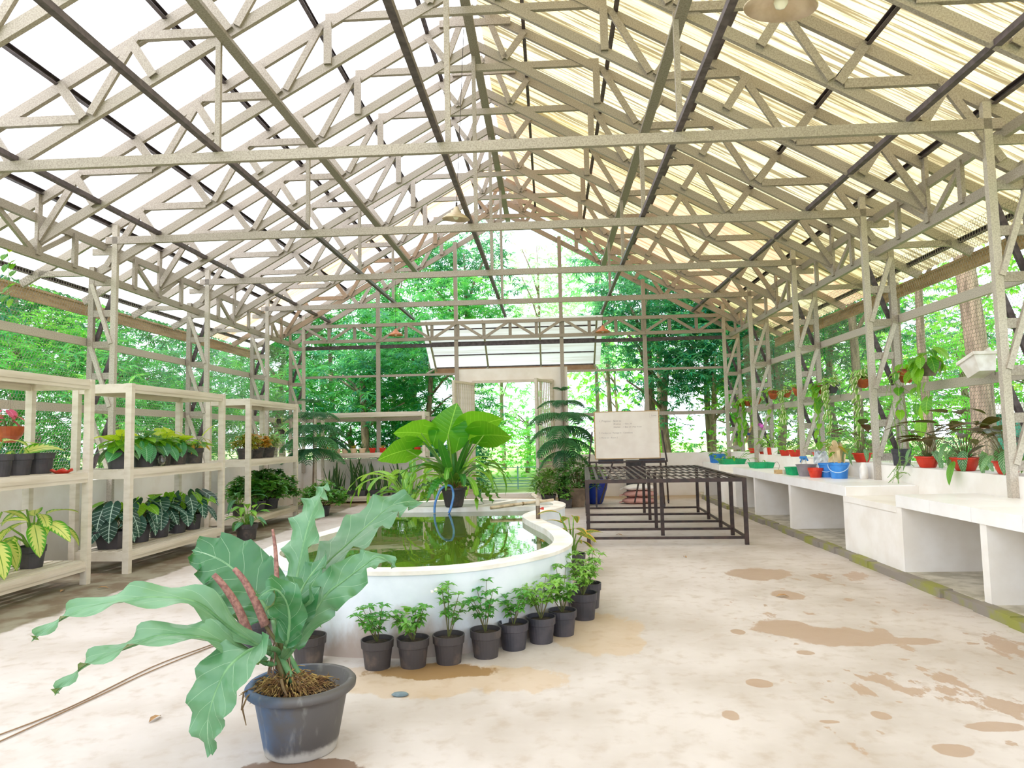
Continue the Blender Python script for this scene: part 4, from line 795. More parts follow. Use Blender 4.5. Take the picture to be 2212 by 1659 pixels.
obj('dry_sheath', fb, pm('dry_sheath', H('a88c74'), H('6f5442'), 25, .8), big, kind='stuff')
M_spad = pm('spadix_brown', H('a5786c'), H('7f5650'), 60, .8, bs=.5)
for nm, pts, r0, r1 in (('spadix', [(-1.348, 3.080, 0.488), (-1.392, 3.060, 0.619), (-1.451, 3.050, 0.716), (-1.497, 3.040, 0.773)], .021, .011), ('spadix', [(-1.294, 3.120, 0.529), (-1.341, 3.120, 0.635), (-1.393, 3.120, 0.727), (-1.441, 3.120, 0.783)], .021, .010), ('spadix', [(-1.256, 3.150, 0.685), (-1.266, 3.170, 0.778), (-1.277, 3.180, 0.871), (-1.293, 3.190, 0.948)], .013, .005)):
    P = spline(W(*pts), 4, False); n = len(P); mb = MB(); mb.tube(P, [r0+(r1-r0)*i/n for i in range(n)], 10); obj(nm, mb, M_spad, big, smooth=True)
for a, b in ((C0, (-1.348, 3.080, 0.488)), (C0, (-1.294, 3.120, 0.529)), (C0, (-1.256, 3.150, 0.685))):
    mb = MB(); A, B = W(a, b); mb.tube([A, (A+B)/2+V(.01, 0, .01), B], .008, 6); obj('flower_stalk', mb, M_stemd, big)

# ================================================================== CENTRE PLANT ON THE POND
cp = thing('elephant_ear_plant', 'big-leaved elephant ear in a dark pot on the pond wall', 'potted plant', (-1.17, 8.36, .53))
addpot(cp, 'bowl', .155, .095, .235, M_black2)
ctr = V(-1.17, 8.36, .53); CB = V(0, 0, .21)
def hleaf(att, tip, nrm, Wd, mat=L_aloc):
    A, T = W(att, tip); x = (T-A); L = x.length; x.normalize(); n_ = V(nrm); z = (n_-x*n_.dot(x)).normalized(); y = z.cross(x); M = Matrix(((x.x, y.x, z.x, A.x), (x.y, y.y, z.y, A.y), (x.z, y.z, z.z, A.z), (0, 0, 0, 1)))
    o = obj('leaf', heartproto(L, Wd, mat, .18, .12, wave=.006), None, cp, M=M)
    s = MB(); s.tube(spline([CB, CB+(A-CB)*.5+V(0, 0, .06), A], 5, False), [.016-.0009*i for i in range(11)], 7); obj('petiole', s, M_stem, o, M=M.inverted(), smooth=True)
hleaf((-1.221, 8.300, 1.399), (-1.110, 8.220, 1.760), (.05, -1, .12), .50)
hleaf((-0.947, 8.350, 1.460), (-0.575, 8.350, 1.614), (-.1, .75, .65), .50)
hleaf((-0.787, 8.250, 1.379), (-0.434, 8.150, 1.393), (-.05, .7, .7), .48)
hleaf((-1.546, 8.300, 1.417), (-1.861, 8.200, 1.467), (.05, .72, .7), .46)
hleaf((-1.707, 8.200, 1.222), (-2.037, 8.050, 1.156), (.1, .72, .7), .46)
hleaf((-1.469, 8.500, 1.382), (-1.571, 8.600, 1.597), (.2, -.8, .4), .30, L_lime)
st1 = leafproto('strap', .62, .085, L_bird, .9, .35, .0, 5, 12, 4); st2 = leafproto('strap', .7, .075, L_strap, 1.3, .3, 0, 5, 12, 4); wv = leafproto('lance', .55, .11, L_bird, .9, .2, .022, 9, 30, 6); st3 = leafproto('strap', .8, .06, L_strap, 1.7, .3, 0, 5, 12, 4); st4 = leafproto('strap', .5, .09, L_bird, .15, .3, 0, 5, 8, 4)
addleaves(cp, .21, [(st4, 9, 8, 22, .12, .2, .9, 1.25, -75, -58), (st1, 9, 20, 45, .12, .25, .85, 1.1, -60, -30), (wv, 7, 45, 70, .08, .2, .9, 1.15, -35, -5), (st2, 8, 25, 55, .15, .3, .8, 1.1, -55, -20), (st3, 5, 20, 45, .25, .38, .8, 1.0, -50, -15)], M_stem, .007)
mb = MB(); r_ = random.Random(9)
for i in range(90): a = r_.uniform(0, 6.28); q = r_.uniform(.02, .12); c = V(q*math.cos(a), q*math.sin(a), .2+.09*(1-q/.13)); mb.tube([c, c+V(math.cos(a)*.05, math.sin(a)*.05, r_.uniform(-.01, .05))], [.006, .002], 5, False)
obj('root_crown', mb, pm('orange_roots', H('b98a4c'), H('7d5a34'), 20, .8), cp, kind='stuff')
t = thing('water_hose', 'blue hose arching out of the plant pot into the pond', 'hose', (-1.17, 8.36, .53)); mb = MB()
mb.tube(spline([(-.21, -.17, -.05), (-.20, -.17, .06), (-.15, -.15, .20), (-.08, -.13, .26), (-.01, -.14, .25), (.02, -.19, .15), (-.005, -.215, .02), (-.03, -.23, -.05)], 6, False), .014, 9); obj('hose_tube', mb, pm('blue_hose', H('3f74c4'), H('6fa3d6'), 10, .4), t, smooth=True)
# strappy plants on the floor behind the pond
s5 = leafproto('strap', .75, .10, L_strap, 1.5, .25, 0, 5, 12, 4); s6 = leafproto('ovate', .36, .13, L_strap, .6, .25)
plant('strap_leaf_plant', 'pale green strap-leaved plant in a pot on the floor behind the pond', (-2.15, 10.6, 0), ('nursery', .2, .15, .28, M_black), [(s5, 14, 8, 30, .4, .65, .9, 1.3, -65, -25), (s5, 10, 30, 55, .2, .4, .8, 1.1, -45, 0)], sr=.01)
plant('strap_leaf_plant', 'pale green strap-leaved plant on the floor beside the far shelf rack', (-1.55, 11.4, 0), ('nursery', .18, .14, .26, M_black), [(s5, 12, 8, 28, .4, .7, .9, 1.3, -65, -25), (s6, 10, 20, 50, .3, .7, .9, 1.3, -30, 30)], sr=.01)
ag = leafproto('ovate', .24, .10, L_aglo, .5, .2)
plant('aglaonema', 'pot of pink-edged aglaonema on the floor at the right of the pond', (.19, 6.95, 0), ('nursery', .13, .10, .2, M_black), [(ag, 8, 5, 25, .2, .48, .8, 1.1, -40, 10), (ag, 6, 25, 45, .1, .28, .8, 1.0, -10, 40)], sr=.008)

# ================================================================== SEEDLINGS ROUND THE POND
def seedling_mesh(seed, hgt=.24, ns=6, spread=.10, per=8, Ln=.05, wd=.013, mat=L_seed):
    r = random.Random(seed); fm = MB(); sm = MB()
    for i in range(ns):
        a = i*6.28/ns+r.uniform(-.5, .5); tip = V(math.cos(a)*spread*r.uniform(.3, 1.1), math.sin(a)*spread*r.uniform(.3, 1.1), hgt*r.uniform(.55, 1.0)); sm.tube([(0, 0, 0), tip*.5+V(0, 0, .02), tip], [.003, .0025, .0015], 4, False)
        for lv in range(3):
            p = tip*(1-.24*lv); 
            for k in range(per):
                b = k*6.28/per+r.random(); e = V(math.cos(b), math.sin(b), r.uniform(-.25, .5)).normalized(); L = Ln*r.uniform(.7, 1.2)*(1-.12*lv)
                fm.blade([p, p+e*L*.5+V(0, 0, .004), p+e*L-V(0, 0, .006)], lambda u: (.25, 1, .05)[int(u*2+.01)]*wd, (0, 0, 1), .25, 0, 1, 2)
    return fm.mesh('foliage', [mat], True), sm.mesh('stem', [M_stemd], True)
SM = [seedling_mesh(i, h, n, s, 8) for i, (h, n, s) in enumerate(((.20, 6, .11), (.17, 6, .10), (.26, 5, .09), (.25, 6, .11), (.18, 5, .09), (.22, 9, .12), (.25, 10, .11)))]
def seedling(loc, v, label, pot=('nursery', .098, .074, .165, M_black2), rz=0, grp='potted seedlings around the pond'):
    t = thing('potted_seedling', label, 'potted plant', loc, rz, grp); addpot(t, *pot); f, s = SM[v]; obj('foliage', f, None, t, (0, 0, pot[3]*.84), scale=1.22, kind='stuff'); obj('stem', s, None, t, (0, 0, pot[3]*.84), scale=1.22); return t
bl = ('nursery', .098, .074, .165, M_black)
for (x, y), v, pt, lb in zip(((-1.06, 4.20), (-.85, 4.225), (-.645, 4.29), (-.43, 4.40), (-.265, 4.56), (-.09, 4.70), (.055, 4.87)), (0, 1, 2, 3, 4, 5, 6), (None, None, None, None, bl, bl, bl),
        ('leftmost black nursery pot in the row before the pond, sparse feathery seedling', 'second pot from the left before the pond, seedling with a lime shoot', 'third pot from the left before the pond, tall seedling with a white flower', 'fourth pot from the left before the pond, dusty pot with a spindly pale seedling', 'fifth pot from the left before the pond, short yellowish seedling', 'sixth pot from the left before the pond, bushy green seedling', 'seventh pot from the left before the pond, tall dense seedling')):
    seedling((x, y, 0), v, lb, pt or ('nursery', .098, .074, .165, M_black2), x*9)
seedling((.215, 5.28, 0), 6, 'rightmost of the front pots by the pond, large bushy seedling', ('nursery', .105, .08, .19, M_black), 2, )
seedling((.27, 5.62, 0), 5, 'bushy seedling pot behind the rightmost pot of the pond row', ('nursery', .105, .08, .19, M_black), 1)
seedling((-1.50, 4.27, 0), 1, 'dusty seedling pot half hidden behind the blue-grey tub', ('nursery', .105, .08, .17, M_black2), 4)
seedling((-2.02, 4.66, 0), 0, 'seedling pot behind the anthurium stems, left of the tub', ('nursery', .10, .076, .17, M_black), 5)
lm_ = heartproto(.05, .05, L_lime, .2, .1)
t = [o for o in COL.objects if o.get('label', '').startswith('second pot')][0]
for i in range(4): obj('leaf', lm_, None, t, M=orient(V(-.07, -.03, .29+.012*i), i*1.6, -.3))
t = [o for o in COL.objects if o.get('label', '').startswith('third pot')][0]
mb = MB()
for k in range(5): a = k*1.257; mb.blade([V(0, 0, 0), V(math.cos(a)*.005, math.sin(a)*.005, .003), V(math.cos(a)*.010, math.sin(a)*.010, .001)], lambda u: (.3, 1, .5)[int(u*2+.01)]*.0045, (0, 0, 1), 0, 0, 1, 2)
for dx in (-.012, .014): obj('flower', mb, M_white, t, (-.10+dx, -.03, .44+dx*.3), (1.2, .2, 0)) if dx < 0 else obj('flower', bpy.data.meshes['flower'], None, t, (-.10+dx, -.03, .445), (1.2, -.2, 0))

# ================================================================== NORFOLK PINES
def pine_branch():
    mb = MB(); n = 16; pts = [V(i/n, 0, .10*math.sin(i/n*2.2)-.42*(i/n)**2.2) for i in range(n+1)]; mb.tube(pts, [.012*(1-.8*i/n) for i in range(n+1)], 5, False); r = random.Random(2)
    for i in range(2, n+1):
        for k in range(2):
            for s in (-1, 1):
                u = i/n; L = (.34*math.sin(math.pi*min(1, u*.85+.12))+.05)*r.uniform(.85, 1.1); p = pts[i]; d = V(.45, s*1.0, -.05-.12*k); d.normalize(); p = p+V(-.03*k, 0, 0)
                mb.tube([p, p+d*L*.5+V(0, 0, .0), p+d*L+V(.03, 0, -L*.45)], [.012, .013, .004], 4, False)
    return mb.mesh('branch', [L_norf], True)
PB = pine_branch()
def pine(loc, H_, tiers, label, pot):
    t = thing('norfolk_pine', label, 'potted tree', loc); addpot(t, *pot); mb = MB(); mb.tube([(0, 0, pot[3]*.8), (.01, 0, H_*.5), (0, 0, H_)], [.022, .016, .005], 7); obj('trunk', mb, M_bark, t)
    for q, (z, R, nb, pt) in enumerate(tiers):
        for k in range(nb): obj('branch', PB, None, t, M=orient(V(0, 0, z), q*.6+k*6.283/nb+rp.uniform(-.12, .12), pt, 0, R*rp.uniform(.9, 1.08)))
PT = ('square', .17, .13, .3, M_black2)
pine((.27, 13.95, 0), 2.30, [(2.25, .20, 5, -.6), (2.02, .46, 5, -.14), (1.77, .68, 5, -.08), (1.54, .74, 5, .10), (1.30, .68, 5, .2), (1.06, .58, 4, .3)], 'tall drooping norfolk pine standing right of the doorway', PT)
pine((-4.82, 13.95, 0), 2.15, [(2.12, .28, 4, -.55), (1.90, .52, 4, -.1), (1.66, .62, 5, 0), (1.42, .68, 5, .05), (1.18, .66, 5, .08)], 'dark norfolk pine in the far left corner behind the shelf racks', PT)
# shrubs beside it
def bushmesh(seed, R, Hh, N, mesh_mat, Ln=.09, wd=.02, z0=.0, per=6):
    r = random.Random(seed); fm = MB(); sm = MB()
    for i in range(N):
        a = r.random()*6.28; q = r.random()**.5*R; p = V(math.cos(a)*q, math.sin(a)*q, z0+Hh*(r.uniform(.15, 1)*(1-.45*(q/R)**2)))
        if i % 4 == 0: sm.tube([(0, 0, 0), V(p.x*.5, p.y*.5, p.z*.6), p], [.005, .004, .002], 4, False)
        for k in range(per): b = r.random()*6.28; e = V(math.cos(b), math.sin(b), r.uniform(-.5, .5)).normalized(); L = Ln*r.uniform(.7, 1.2); fm.blade([p, p+e*L*.5+V(0, 0, .006), p+e*L-V(0, 0, .012)], lambda u: (.25, 1, .05)[int(u*2+.01)]*wd, (0, 0, 1), .25, 0, 1, 2)
    return fm.mesh('foliage', [mesh_mat], True), sm.mesh('stem', [M_stemd], True)
def bush(nm, label, loc, pot, R, Hh, N, mat, Ln=.09, wd=.02, seed=1, per=6, group=None, cat='potted plant'):
    t = thing(nm, label, cat, loc, 0, group); addpot(t, *pot); f, s = bushmesh(seed, R, Hh, N, mat, Ln, wd, .02, per); obj('foliage', f, None, t, (0, 0, pot[3]*.83), kind='stuff'); obj('stem', s, None, t, (0, 0, pot[3]*.83))
bush('potted_shrub', 'round green shrub in a square brown pot below the norfolk pine', (.50, 13.45, 0), ('square', .17, .12, .36, pm('brown_pot', H('6d5a4a'), H('8d7660'), 6, .7)), .42, .66, 170, leafm('shrub_leaf', H('2f6b34'), H('5c9a4c'), None, tr=.3), .12, .02, 3)
bush('potted_shrub', 'spiky-leaved low green plant left of the brown pot', (-.06, 13.7, 0), ('square', .15, .12, .22, M_black2), .34, .55, 80, leafm('spiky_leaf', H('3a7f36'), H('7fb54c'), None, tr=.3), .26, .016, 5, 7)
bush('potted_shrub', 'small twiggy plant in a low black pot before the brown pot', (.27, 13.25, 0), ('square', .12, .10, .17, M_black2), .14, .26, 22, L_seed, .06, .014, 6)
t = thing('glazed_pot', 'large blue glazed pot half hidden behind the metal table', 'pot', (.86, 13.95, 0)); mb = MB(); mb.lathe([(.0005, 0), (.13, 0), (.16, .05), (.24, .3), (.27, .5), (.29, .52), (.27, .54), (.24, .5), (.0005, .48)], 32); obj('pot', mb, M_blueglaze, t, smooth=True); obj('soil', soil(.26), None, t, (0, 0, .485))
f, s = bushmesh(12, .22, .3, 40, L_seed, .1, .02); obj('foliage', f, None, t, (0, 0, .48), kind='stuff'); obj('stem', s, None, t, (0, 0, .48))

# ================================================================== LEFT RACKS: PLANTS
df = leafproto('ovate', .32, .15, L_dief, .55, .18); dl = leafproto('ovate', .36, .17, L_dief, .7, .15)
cr_ = heartproto(.19, .17, L_crys, .25, .12); cr2 = heartproto(.155, .145, L_lime, .25, .12); ph_ = heartproto(.155, .13, L_poth, .3, .15); pg = heartproto(.165, .125, L_gold, .3, .15); pc = heartproto(.155, .13, L_cool, .3, .15); ct = leafproto('lance', .16, .045, L_crot, .5, .2)
ZM, ZL = 1.09, .23
NP = ('nursery', .135, .105, .2, M_black); N2 = ('nursery', .11, .085, .18, M_black2)
plant('dieffenbachia', 'black pot of brown-stemmed dieffenbachia on the nearest rack, cut by the left edge', (-4.95, 5.98, ZM), NP, [(df, 2, 10, 30, .12, .2, .7, .9, -20, 30)], 'pots on the nearest rack', sr=.01)
plant('dieffenbachia', 'middle black pot on the nearest rack, with one drooping green leaf', (-4.98, 6.26, ZM), NP, [(df, 2, 15, 40, .06, .12, .6, .8, 20, 60)], 'pots on the nearest rack', sr=.01)
plant('dieffenbachia', 'right-hand black pot on the nearest rack, with a big yellow-green leaf', (-4.97, 6.53, ZM), NP, [(df, 1, 5, 10, .08, .1, .6, .7, -40, -20)], 'pots on the nearest rack', sr=.01)
o = [x for x in COL.objects if x.get('label', '').startswith('middle black pot')][0]; obj('leaf', dl, None, o, M=orient(V(.02, .05, .2), .75, -.5, .5, 1.05))
t = thing('red_saucer', 'wavy red plastic saucer on the middle shelf of the nearest rack', 'saucer', (-4.68, 6.45, ZM)); mb = MB(); n = 36
mb.lathe([(.0005, 0), (.06, 0), (.09, .022), (.12, .045), (.115, .047), (.085, .028), (.0005, .01)], n)
for i in range(7*n):
    x, y, z = mb.v[i]; a = math.atan2(y, x); mb.v[i] = (x, y, z*(1+.3*math.cos(6*a)))
obj('dish', mb, M_red, t, smooth=True, scale=.8)
for x, y, s_, lb in ((-4.86, 6.33, 1.0, 'variegated dieffenbachia in a black pot on the bottom shelf of the nearest rack'), (-4.80, 5.72, 1.05, 'variegated dieffenbachia at the left edge, bottom shelf of the nearest rack')):
    plant('dieffenbachia', lb, (x, y, ZL), ('nursery', .12, .09, .2, M_black), [(df, 5, 8, 25, .25, .42, .85, 1.0, -35, 20), (dl, 6, 30, 60, .18, .34, .85, 1.05, 0, 60)], 'dieffenbachias on the bottom shelf', sr=.011)
# hanging pot with pink caladium outside the mesh
t = thing('hanging_pot', 'terracotta hanging pot with pink caladium beyond the nearest rack', 'hanging pot', (-5.720, 7.065, 1.421), 0); mb = MB(); mb.lathe([(.0005, -.02), (.06, -.02), (.12, .05), (.15, .13), (.16, .15), (.14, .15), (.12, .11), (.0005, .1)], 24); obj('pot', mb, M_terra, t); obj('soil', soil(.13), None, t, (0, 0, .11))
mb = MB()
for k in range(3): a = k*2.1; mb.tube([(.14*math.cos(a), .14*math.sin(a), .14), (0, 0, .5)], .002, 4)
mb.tube([(0, 0, .5), (-.02, 0, 1.82-t.location.z-.02)], .003, 4); obj('hanger_wire', mb, M_wire, t)
pk = heartproto(.11, .09, L_pink, .3, .1); addleaves(t, .12, [(pk, 9, 5, 50, .08, .22, .7, 1.0, -20, 40)], M_stemd, .003)
# middle rack: pothos above, velvet anthuriums below
for i, (y, lb) in enumerate(((7.52, 'leafy golden pothos in a black pot, leftmost on the middle rack'), (7.96, 'dark green pothos in a black pot, second on the middle rack'), (8.30, 'pale yellow pothos in a brown-black pot, third on the middle rack'), (8.62, 'yellow-green pothos in a brown pot, fourth on the middle rack'), (9.0, 'lime spiky plant in a brown pot, right end of the middle rack'))):
    pt = ('nursery', .125, .1, .2, M_black if i < 2 else M_black2); sp = [(ph_, 10, 10, 45, .10, .2, .9, 1.25, -10, 40), (pg if i != 1 else pc, 5, 0, 30, .16, .26, .9, 1.2, -50, 0), (pc, 6, 50, 80, .10, .2, .9, 1.2, 20, 70)]
    if i == 4: sp = [(ct, 14, 10, 60, .08, .2, .8, 1.2, -20, 40), (leafproto('lance', .26, .07, L_gold, .3, .2), 2, 10, 25, .15, .2, .9, 1.1, -60, -40), (ph_, 4, 20, 50, .1, .16, .9, 1.1, 0, 30)]
    plant('potted_pothos', lb, (-4.80+.02*i, y, ZM), pt, sp, 'pots on the middle rack', sr=.004)
t = thing('glass_jar', 'small clear glass jar between the pots on the middle rack', 'jar', (-4.66, 8.14, ZM)); mb = MB(); mb.lathe([(.0005, 0), (.04, 0), (.045, .01), (.045, .10), (.032, .12), (.032, .14), (.029, .14), (.029, .12), (.041, .1), (.041, .012), (.0005, .006)], 20)
gm, gn, gl = newmat('clear_glass'); gg = node(gn, 'ShaderNodeBsdfGlass'); gg.inputs['Roughness'].default_value = .02; go = node(gn, 'ShaderNodeOutputMaterial'); gl.new(gg.outputs[0], go.inputs[0]); obj('jar_body', mb, gm, t, smooth=True)
for i, (y, lb) in enumerate(((7.46, 'white-veined velvet anthurium in a wide black pot, nearest on the bottom shelf'), (7.92, 'white-veined velvet anthurium, second on the bottom shelf of the middle rack'), (8.30, 'white-veined velvet anthurium with lime young leaves, third on the bottom shelf'), (8.68, 'drooping velvet anthurium, fourth on the bottom shelf of the middle rack'), (9.02, 'velvet anthurium at the right end of the middle rack bottom shelf'))):
    pt = ('square', .15, .11, .19, M_black) if i == 0 else ('nursery', .12, .095, .2, M_black)
    plant('velvet_anthurium', lb, (-4.80+.015*i, y, ZL), pt, [(cr_, 7, 15, 40, .2, .34, .9, 1.25, 25, 75), (cr_, 6, 50, 75, .15, .25, .8, 1.1, 40, 85), (cr2, 5, 5, 40, .26, .36, .9, 1.15, -10, 60)], 'velvet anthuriums on the bottom shelf', stemmat=M_stemd, sr=.004)
# far rack
for i, (y, m_, lb) in enumerate(((10.75, L_crot, 'orange-tinged croton in a dark basket, left on the far rack'), (11.15, L_crot, 'orange-tinged croton in a dark basket, middle of the far rack'), (11.6, L_vari, 'pale speckled plant in a dark basket, right on the far rack'))):
    bush('potted_croton', lb, (-4.80, y, ZM), ('nursery', .13, .1, .17, M_black2), .2, .26, 60, m_, .09, .02, 20+i, 6, 'pots on the far rack')
for i, (y, lb) in enumerate(((10.5, 'striped-leaf plant on the far rack bottom shelf, left end'), (11.1, 'dense dark green bushy plant on the far rack bottom shelf, middle'), (11.65, 'dense green bushy plant on the far rack bottom shelf, right end'))):
    if i == 0: plant('striped_plant', lb, (-4.78, y, ZL), N2, [(leafproto('lance', .34, .085, L_cool, .9, .25), 12, 10, 50, .08, .2, .8, 1.1, -50, 10)], 'plants on the far rack bottom shelf')
    else: bush('bushy_plant', lb, (-4.76, y, ZL), ('nursery', .14, .11, .18, M_black), .44, .50, 210, leafm('bushy_leaf_%d' % i, H('1f6a2a'), H('5aa83a'), None, tr=.35), .11, .032, 30+i, 6, 'plants on the far rack bottom shelf')
bush('floor_plant', 'low bushy plant on the floor at the end of the far rack', (-4.15, 12.55, 0), ('nursery', .13, .1, .18, M_black), .44, .46, 160, leafm('floor_leaf', H('27702c'), H('63ad42'), None, tr=.35), .10, .03, 41)
plant('floor_plant', 'bright green broad-leaved plant in a dark pot on the floor between two racks', (-4.27, 9.62, 0), ('nursery', .155, .12, .22, M_black2), [(leafproto('ovate', .16, .07, L_poth, .4, .2), 16, 5, 45, .12, .36, .8, 1.2, -30, 30), (leafproto('ovate', .2, .08, L_cool, .5, .2), 8, 40, 70, .1, .25, .8, 1.1, 0, 50)], sr=.005)
# small hanging orchids on the left mesh
orc = leafproto('lance', .16, .03, L_vari, 1.0, .25)
for i, (p, lb) in enumerate((((-5.680, 14.355, 1.733), 'upper hanging orchid basket on the left mesh'), ((-5.680, 13.686, 1.535), 'left hanging orchid pot on the left mesh, pale leaves'), ((-5.680, 14.458, 1.510), 'right hanging orchid pot on the left mesh'), ((-5.680, 13.712, 1.322), 'lowest hanging orchid pot on the left mesh'))):
    t = thing('hanging_orchid', lb+' by the far rack', 'hanging pot', p, 0, 'hanging orchids on the left mesh'); mb = MB(); mb.lathe([(.0005, 0), (.05, 0), (.085, .1), (.078, .1), (.0005, .085)], 16); obj('pot', mb, M_terra if i % 2 else M_black2, t)
    addleaves(t, .09, [(orc, 12, 20, 80, .02, .08, .8, 1.3, -30, 60)], M_stem, .003); mb = MB(); mb.tube([(0, 0, .09), (-.18, 0, 1.83-p[2])], .003, 4); obj('hanger_wire', mb, M_wire, t)
# end rack: sword plants in trays, small pots above
sw = [leafproto('sword', L, W_, L_sans, .12, .3, 0, 1, 6, 2) for L, W_ in ((.55, .045), (.42, .03), (.3, .028))]
for i in range(4):
    t = thing('planting_tray', 'black tray of sword-leaved plants under the end rack, %s from the left' % ordn(i), 'planter', (-4.74+i*.50, 14.62-.32+.28+.1, .14), 0, 'trays of sword plants'); t.location.y = 15.12
    mb = MB(); mb.lathe([(.0005, 0), (.2, 0), (.215, .11), (.225, .11), (.225, .125), (.2, .125), (.195, .1), (.0005, .1)], 32, sq=.9); obj('tray', mb, M_black, t, scale=(1.02, .62, 1)); 
    for k in range(30 if i != 2 else 22):
        s_ = rp.choice(sw); x = rp.uniform(-.19, .19); obj('leaf', s_, None, t, M=orient(V(x, rp.uniform(-.07, .07), .1), rp.random()*6.28, math.radians(-90+rp.uniform(3, 22)), 0, rp.uniform(.8, 1.2)*(1.3 if i == 1 else 1.1)))
suc = leafproto('lance', .11, .022, L_sans, .3, .3, 0, 1, 5, 2); suc2 = leafproto('lance', .10, .022, L_crot, .3, .3, 0, 1, 5, 2)
M_crm = pm('cream_pot', H('e6cdb0'), H('d8bb9a'), 8, .6)
for i, (px, m_, nm) in enumerate(((704, M_crm, 'cream'), (722, M_crm, 'cream'), (738, M_crm, 'cream'), (756, M_crm, 'cream'), (774, M_crm, 'cream'), (795, M_red, 'red'), (816, M_red, 'red'), (868, M_red, 'red'), (888, M_red, 'red'), (904, M_white, 'white'))):
    p = V(*(-12.328, 15.000, 1.163)); x = -4.845+(px-704)*.01065
    plant('small_succulent', 'small %s pot of succulent on the end rack, %s from the left' % (nm, ordn(i)), (x, 15.02, 1.07), ('bowl', .078, .05, .105, m_), [(suc if i % 3 else suc2, 9, 5, 50, 0, .01, .8, 1.3, -80, -40)], 'small pots on the end rack', br=.02)
bush('tall_stem_plant', 'thin upright stems in a cream pot, left end of the end rack', (-5.0, 15.2, 1.07), ('bowl', .09, .06, .11, M_crm), .16, .45, 26, leafm('thin_leaf', H('6d8a2a'), H('a5b53c'), None, tr=.35), .14, .012, 51, 4)
# ================================================================== RIGHT SILL AND BENCH
ZS = .93
cu = leafproto('ovate', .25, .10, L_calu, .25, .12); ctp = leafproto('ovate', .23, .085, L_calt, .5, .15); org = leafproto('lance', .22, .04, L_strap, .8, .3); orw = leafproto('lance', .16, .05, L_poth, .5, .2)
BW = lambda r: ('bowl', r, r*.58, r*1.0, M_red)
def calathea(x, y, r, lb, n=12, s=1.0, yel=False):
    t = plant('potted_calathea', lb, (x, y, ZS), ('bowl', r, r*.58, r*1.02, M_red), [(cu, n, 5, 50, .20*s, .44*s, .8*s, 1.15*s, -25, 15), (ctp, max(3, n//3), 30, 70, .10, .22, .8*s, 1.1*s, 20, 70)], 'red bowls along the right sill', stemmat=M_stemd, sr=.003)
    if yel: obj('leaf', leafproto('ovate', .13, .05, leafm('yellow_leaf', H('f0c020'), H('e8b010'), H('d89a10'), tr=.4), .3, .1), None, t, M=orient(V(-.06, -.10, .16), -1.9, 1.2, 0, 1), label='yellow dying leaf')
    return t
calathea(4.04, 9.30, .118, 'red bowl of dark-leaved calathea on the right sill behind the blue buckets', 15)
ob = calathea(4.04, 7.73, .12, 'red bowl of calathea on the right sill, left of the fullest bowl', 20)
ob = calathea(4.04, 7.05, .128, 'fullest red bowl of dark calathea on the sill, one leaf hanging over the edge', 24, 1.15)
obj('leaf', leafproto('ovate', .26, .10, leafm('hanging_green_leaf', H('5aa52c'), H('7cc03c'), H('2f6b1c'), .05, 8, .1, .35), .3, .1), None, ob, M=orient(V(-.14, -.06, .10), 3.6, .9, .3, 1), label='green striped leaf hanging over the sill edge')
calathea(4.04, 6.42, .115, 'red bowl of calathea with a yellow leaf, beside the nearest right column', 20, 1.0, True)
for y, r, lb, n in ((10.76, .095, 'small red bowl on the right sill beside the third lattice column', 2), (11.78, .112, 'red bowl of low orchids on the right sill, in front of its twin', 9), (12.28, .10, 'red bowl of low orchids on the right sill, behind its twin', 8), (14.15, .10, 'red bowl with a bare stem at the far end of the right sill', 2)):
    plant('orchid_bowl', lb, (4.04, y, ZS), BW(r), [(orw, n, 10, 55, .02, .12, .8, 1.2, -60, 0)], 'red bowls along the right sill', sr=.003)
for i, y in enumerate((13.5, 13.26, 13.02, 12.78)):
    m_ = (M_red, M_white)[i % 2]
    plant('orchid_pot', '%s straight-sided little orchid pot on the right sill, %s' % (('red', 'white')[i % 2], ('farthest of four', 'third nearest of four', 'second nearest of four', 'nearest of four')[i]), (4.02, y, ZS), ('taper', .06, .045, .13, m_), [(org, 7, 10, 45, .05, .25, .8, 1.2, -60, -10)], 'straight orchid pots on the sill', sr=.004)
t = [o for o in COL.objects if o.get('label', '').startswith('red straight-sided little orchid pot on the right sill, farthest')][0]; s = MB(); s.tube([(0, 0, .1), (.02, -.04, .35), (-.03, -.12, .52)], .003, 5); obj('flower_stalk', s, M_stem, t)
fl = MB()
for k in range(5): a = k*1.257; fl.blade([V(0, 0, 0), V(math.cos(a)*.022, math.sin(a)*.022, .004), V(math.cos(a)*.04, math.sin(a)*.04, 0)], lambda u: (.3, 1, .4)[int(u*2+.01)]*.02, (0, 0, 1), 0, 0, 1, 2)
fm = fl.mesh('flower', [pm('orchid_pink', H('d964c4'), H('b848a8'), 20, .5)])
for p in ((-.03, -.13, .53), (.0, -.09, .48), (-.04, -.06, .55)): obj('flower', fm, None, t, p, (1.3, .2, -.6))
t = thing('nursery_pot', 'empty charcoal nursery pot on the right sill at the second lattice column', 'pot', (4.04, 8.28, ZS)); addpot(t, 'nursery', .105, .085, .19, M_black); s = MB(); s.tube([(0, 0, .15), (.04, .02, .3), (.02, .05, .5)], .004, 5); obj('stem', s, M_stem, t)
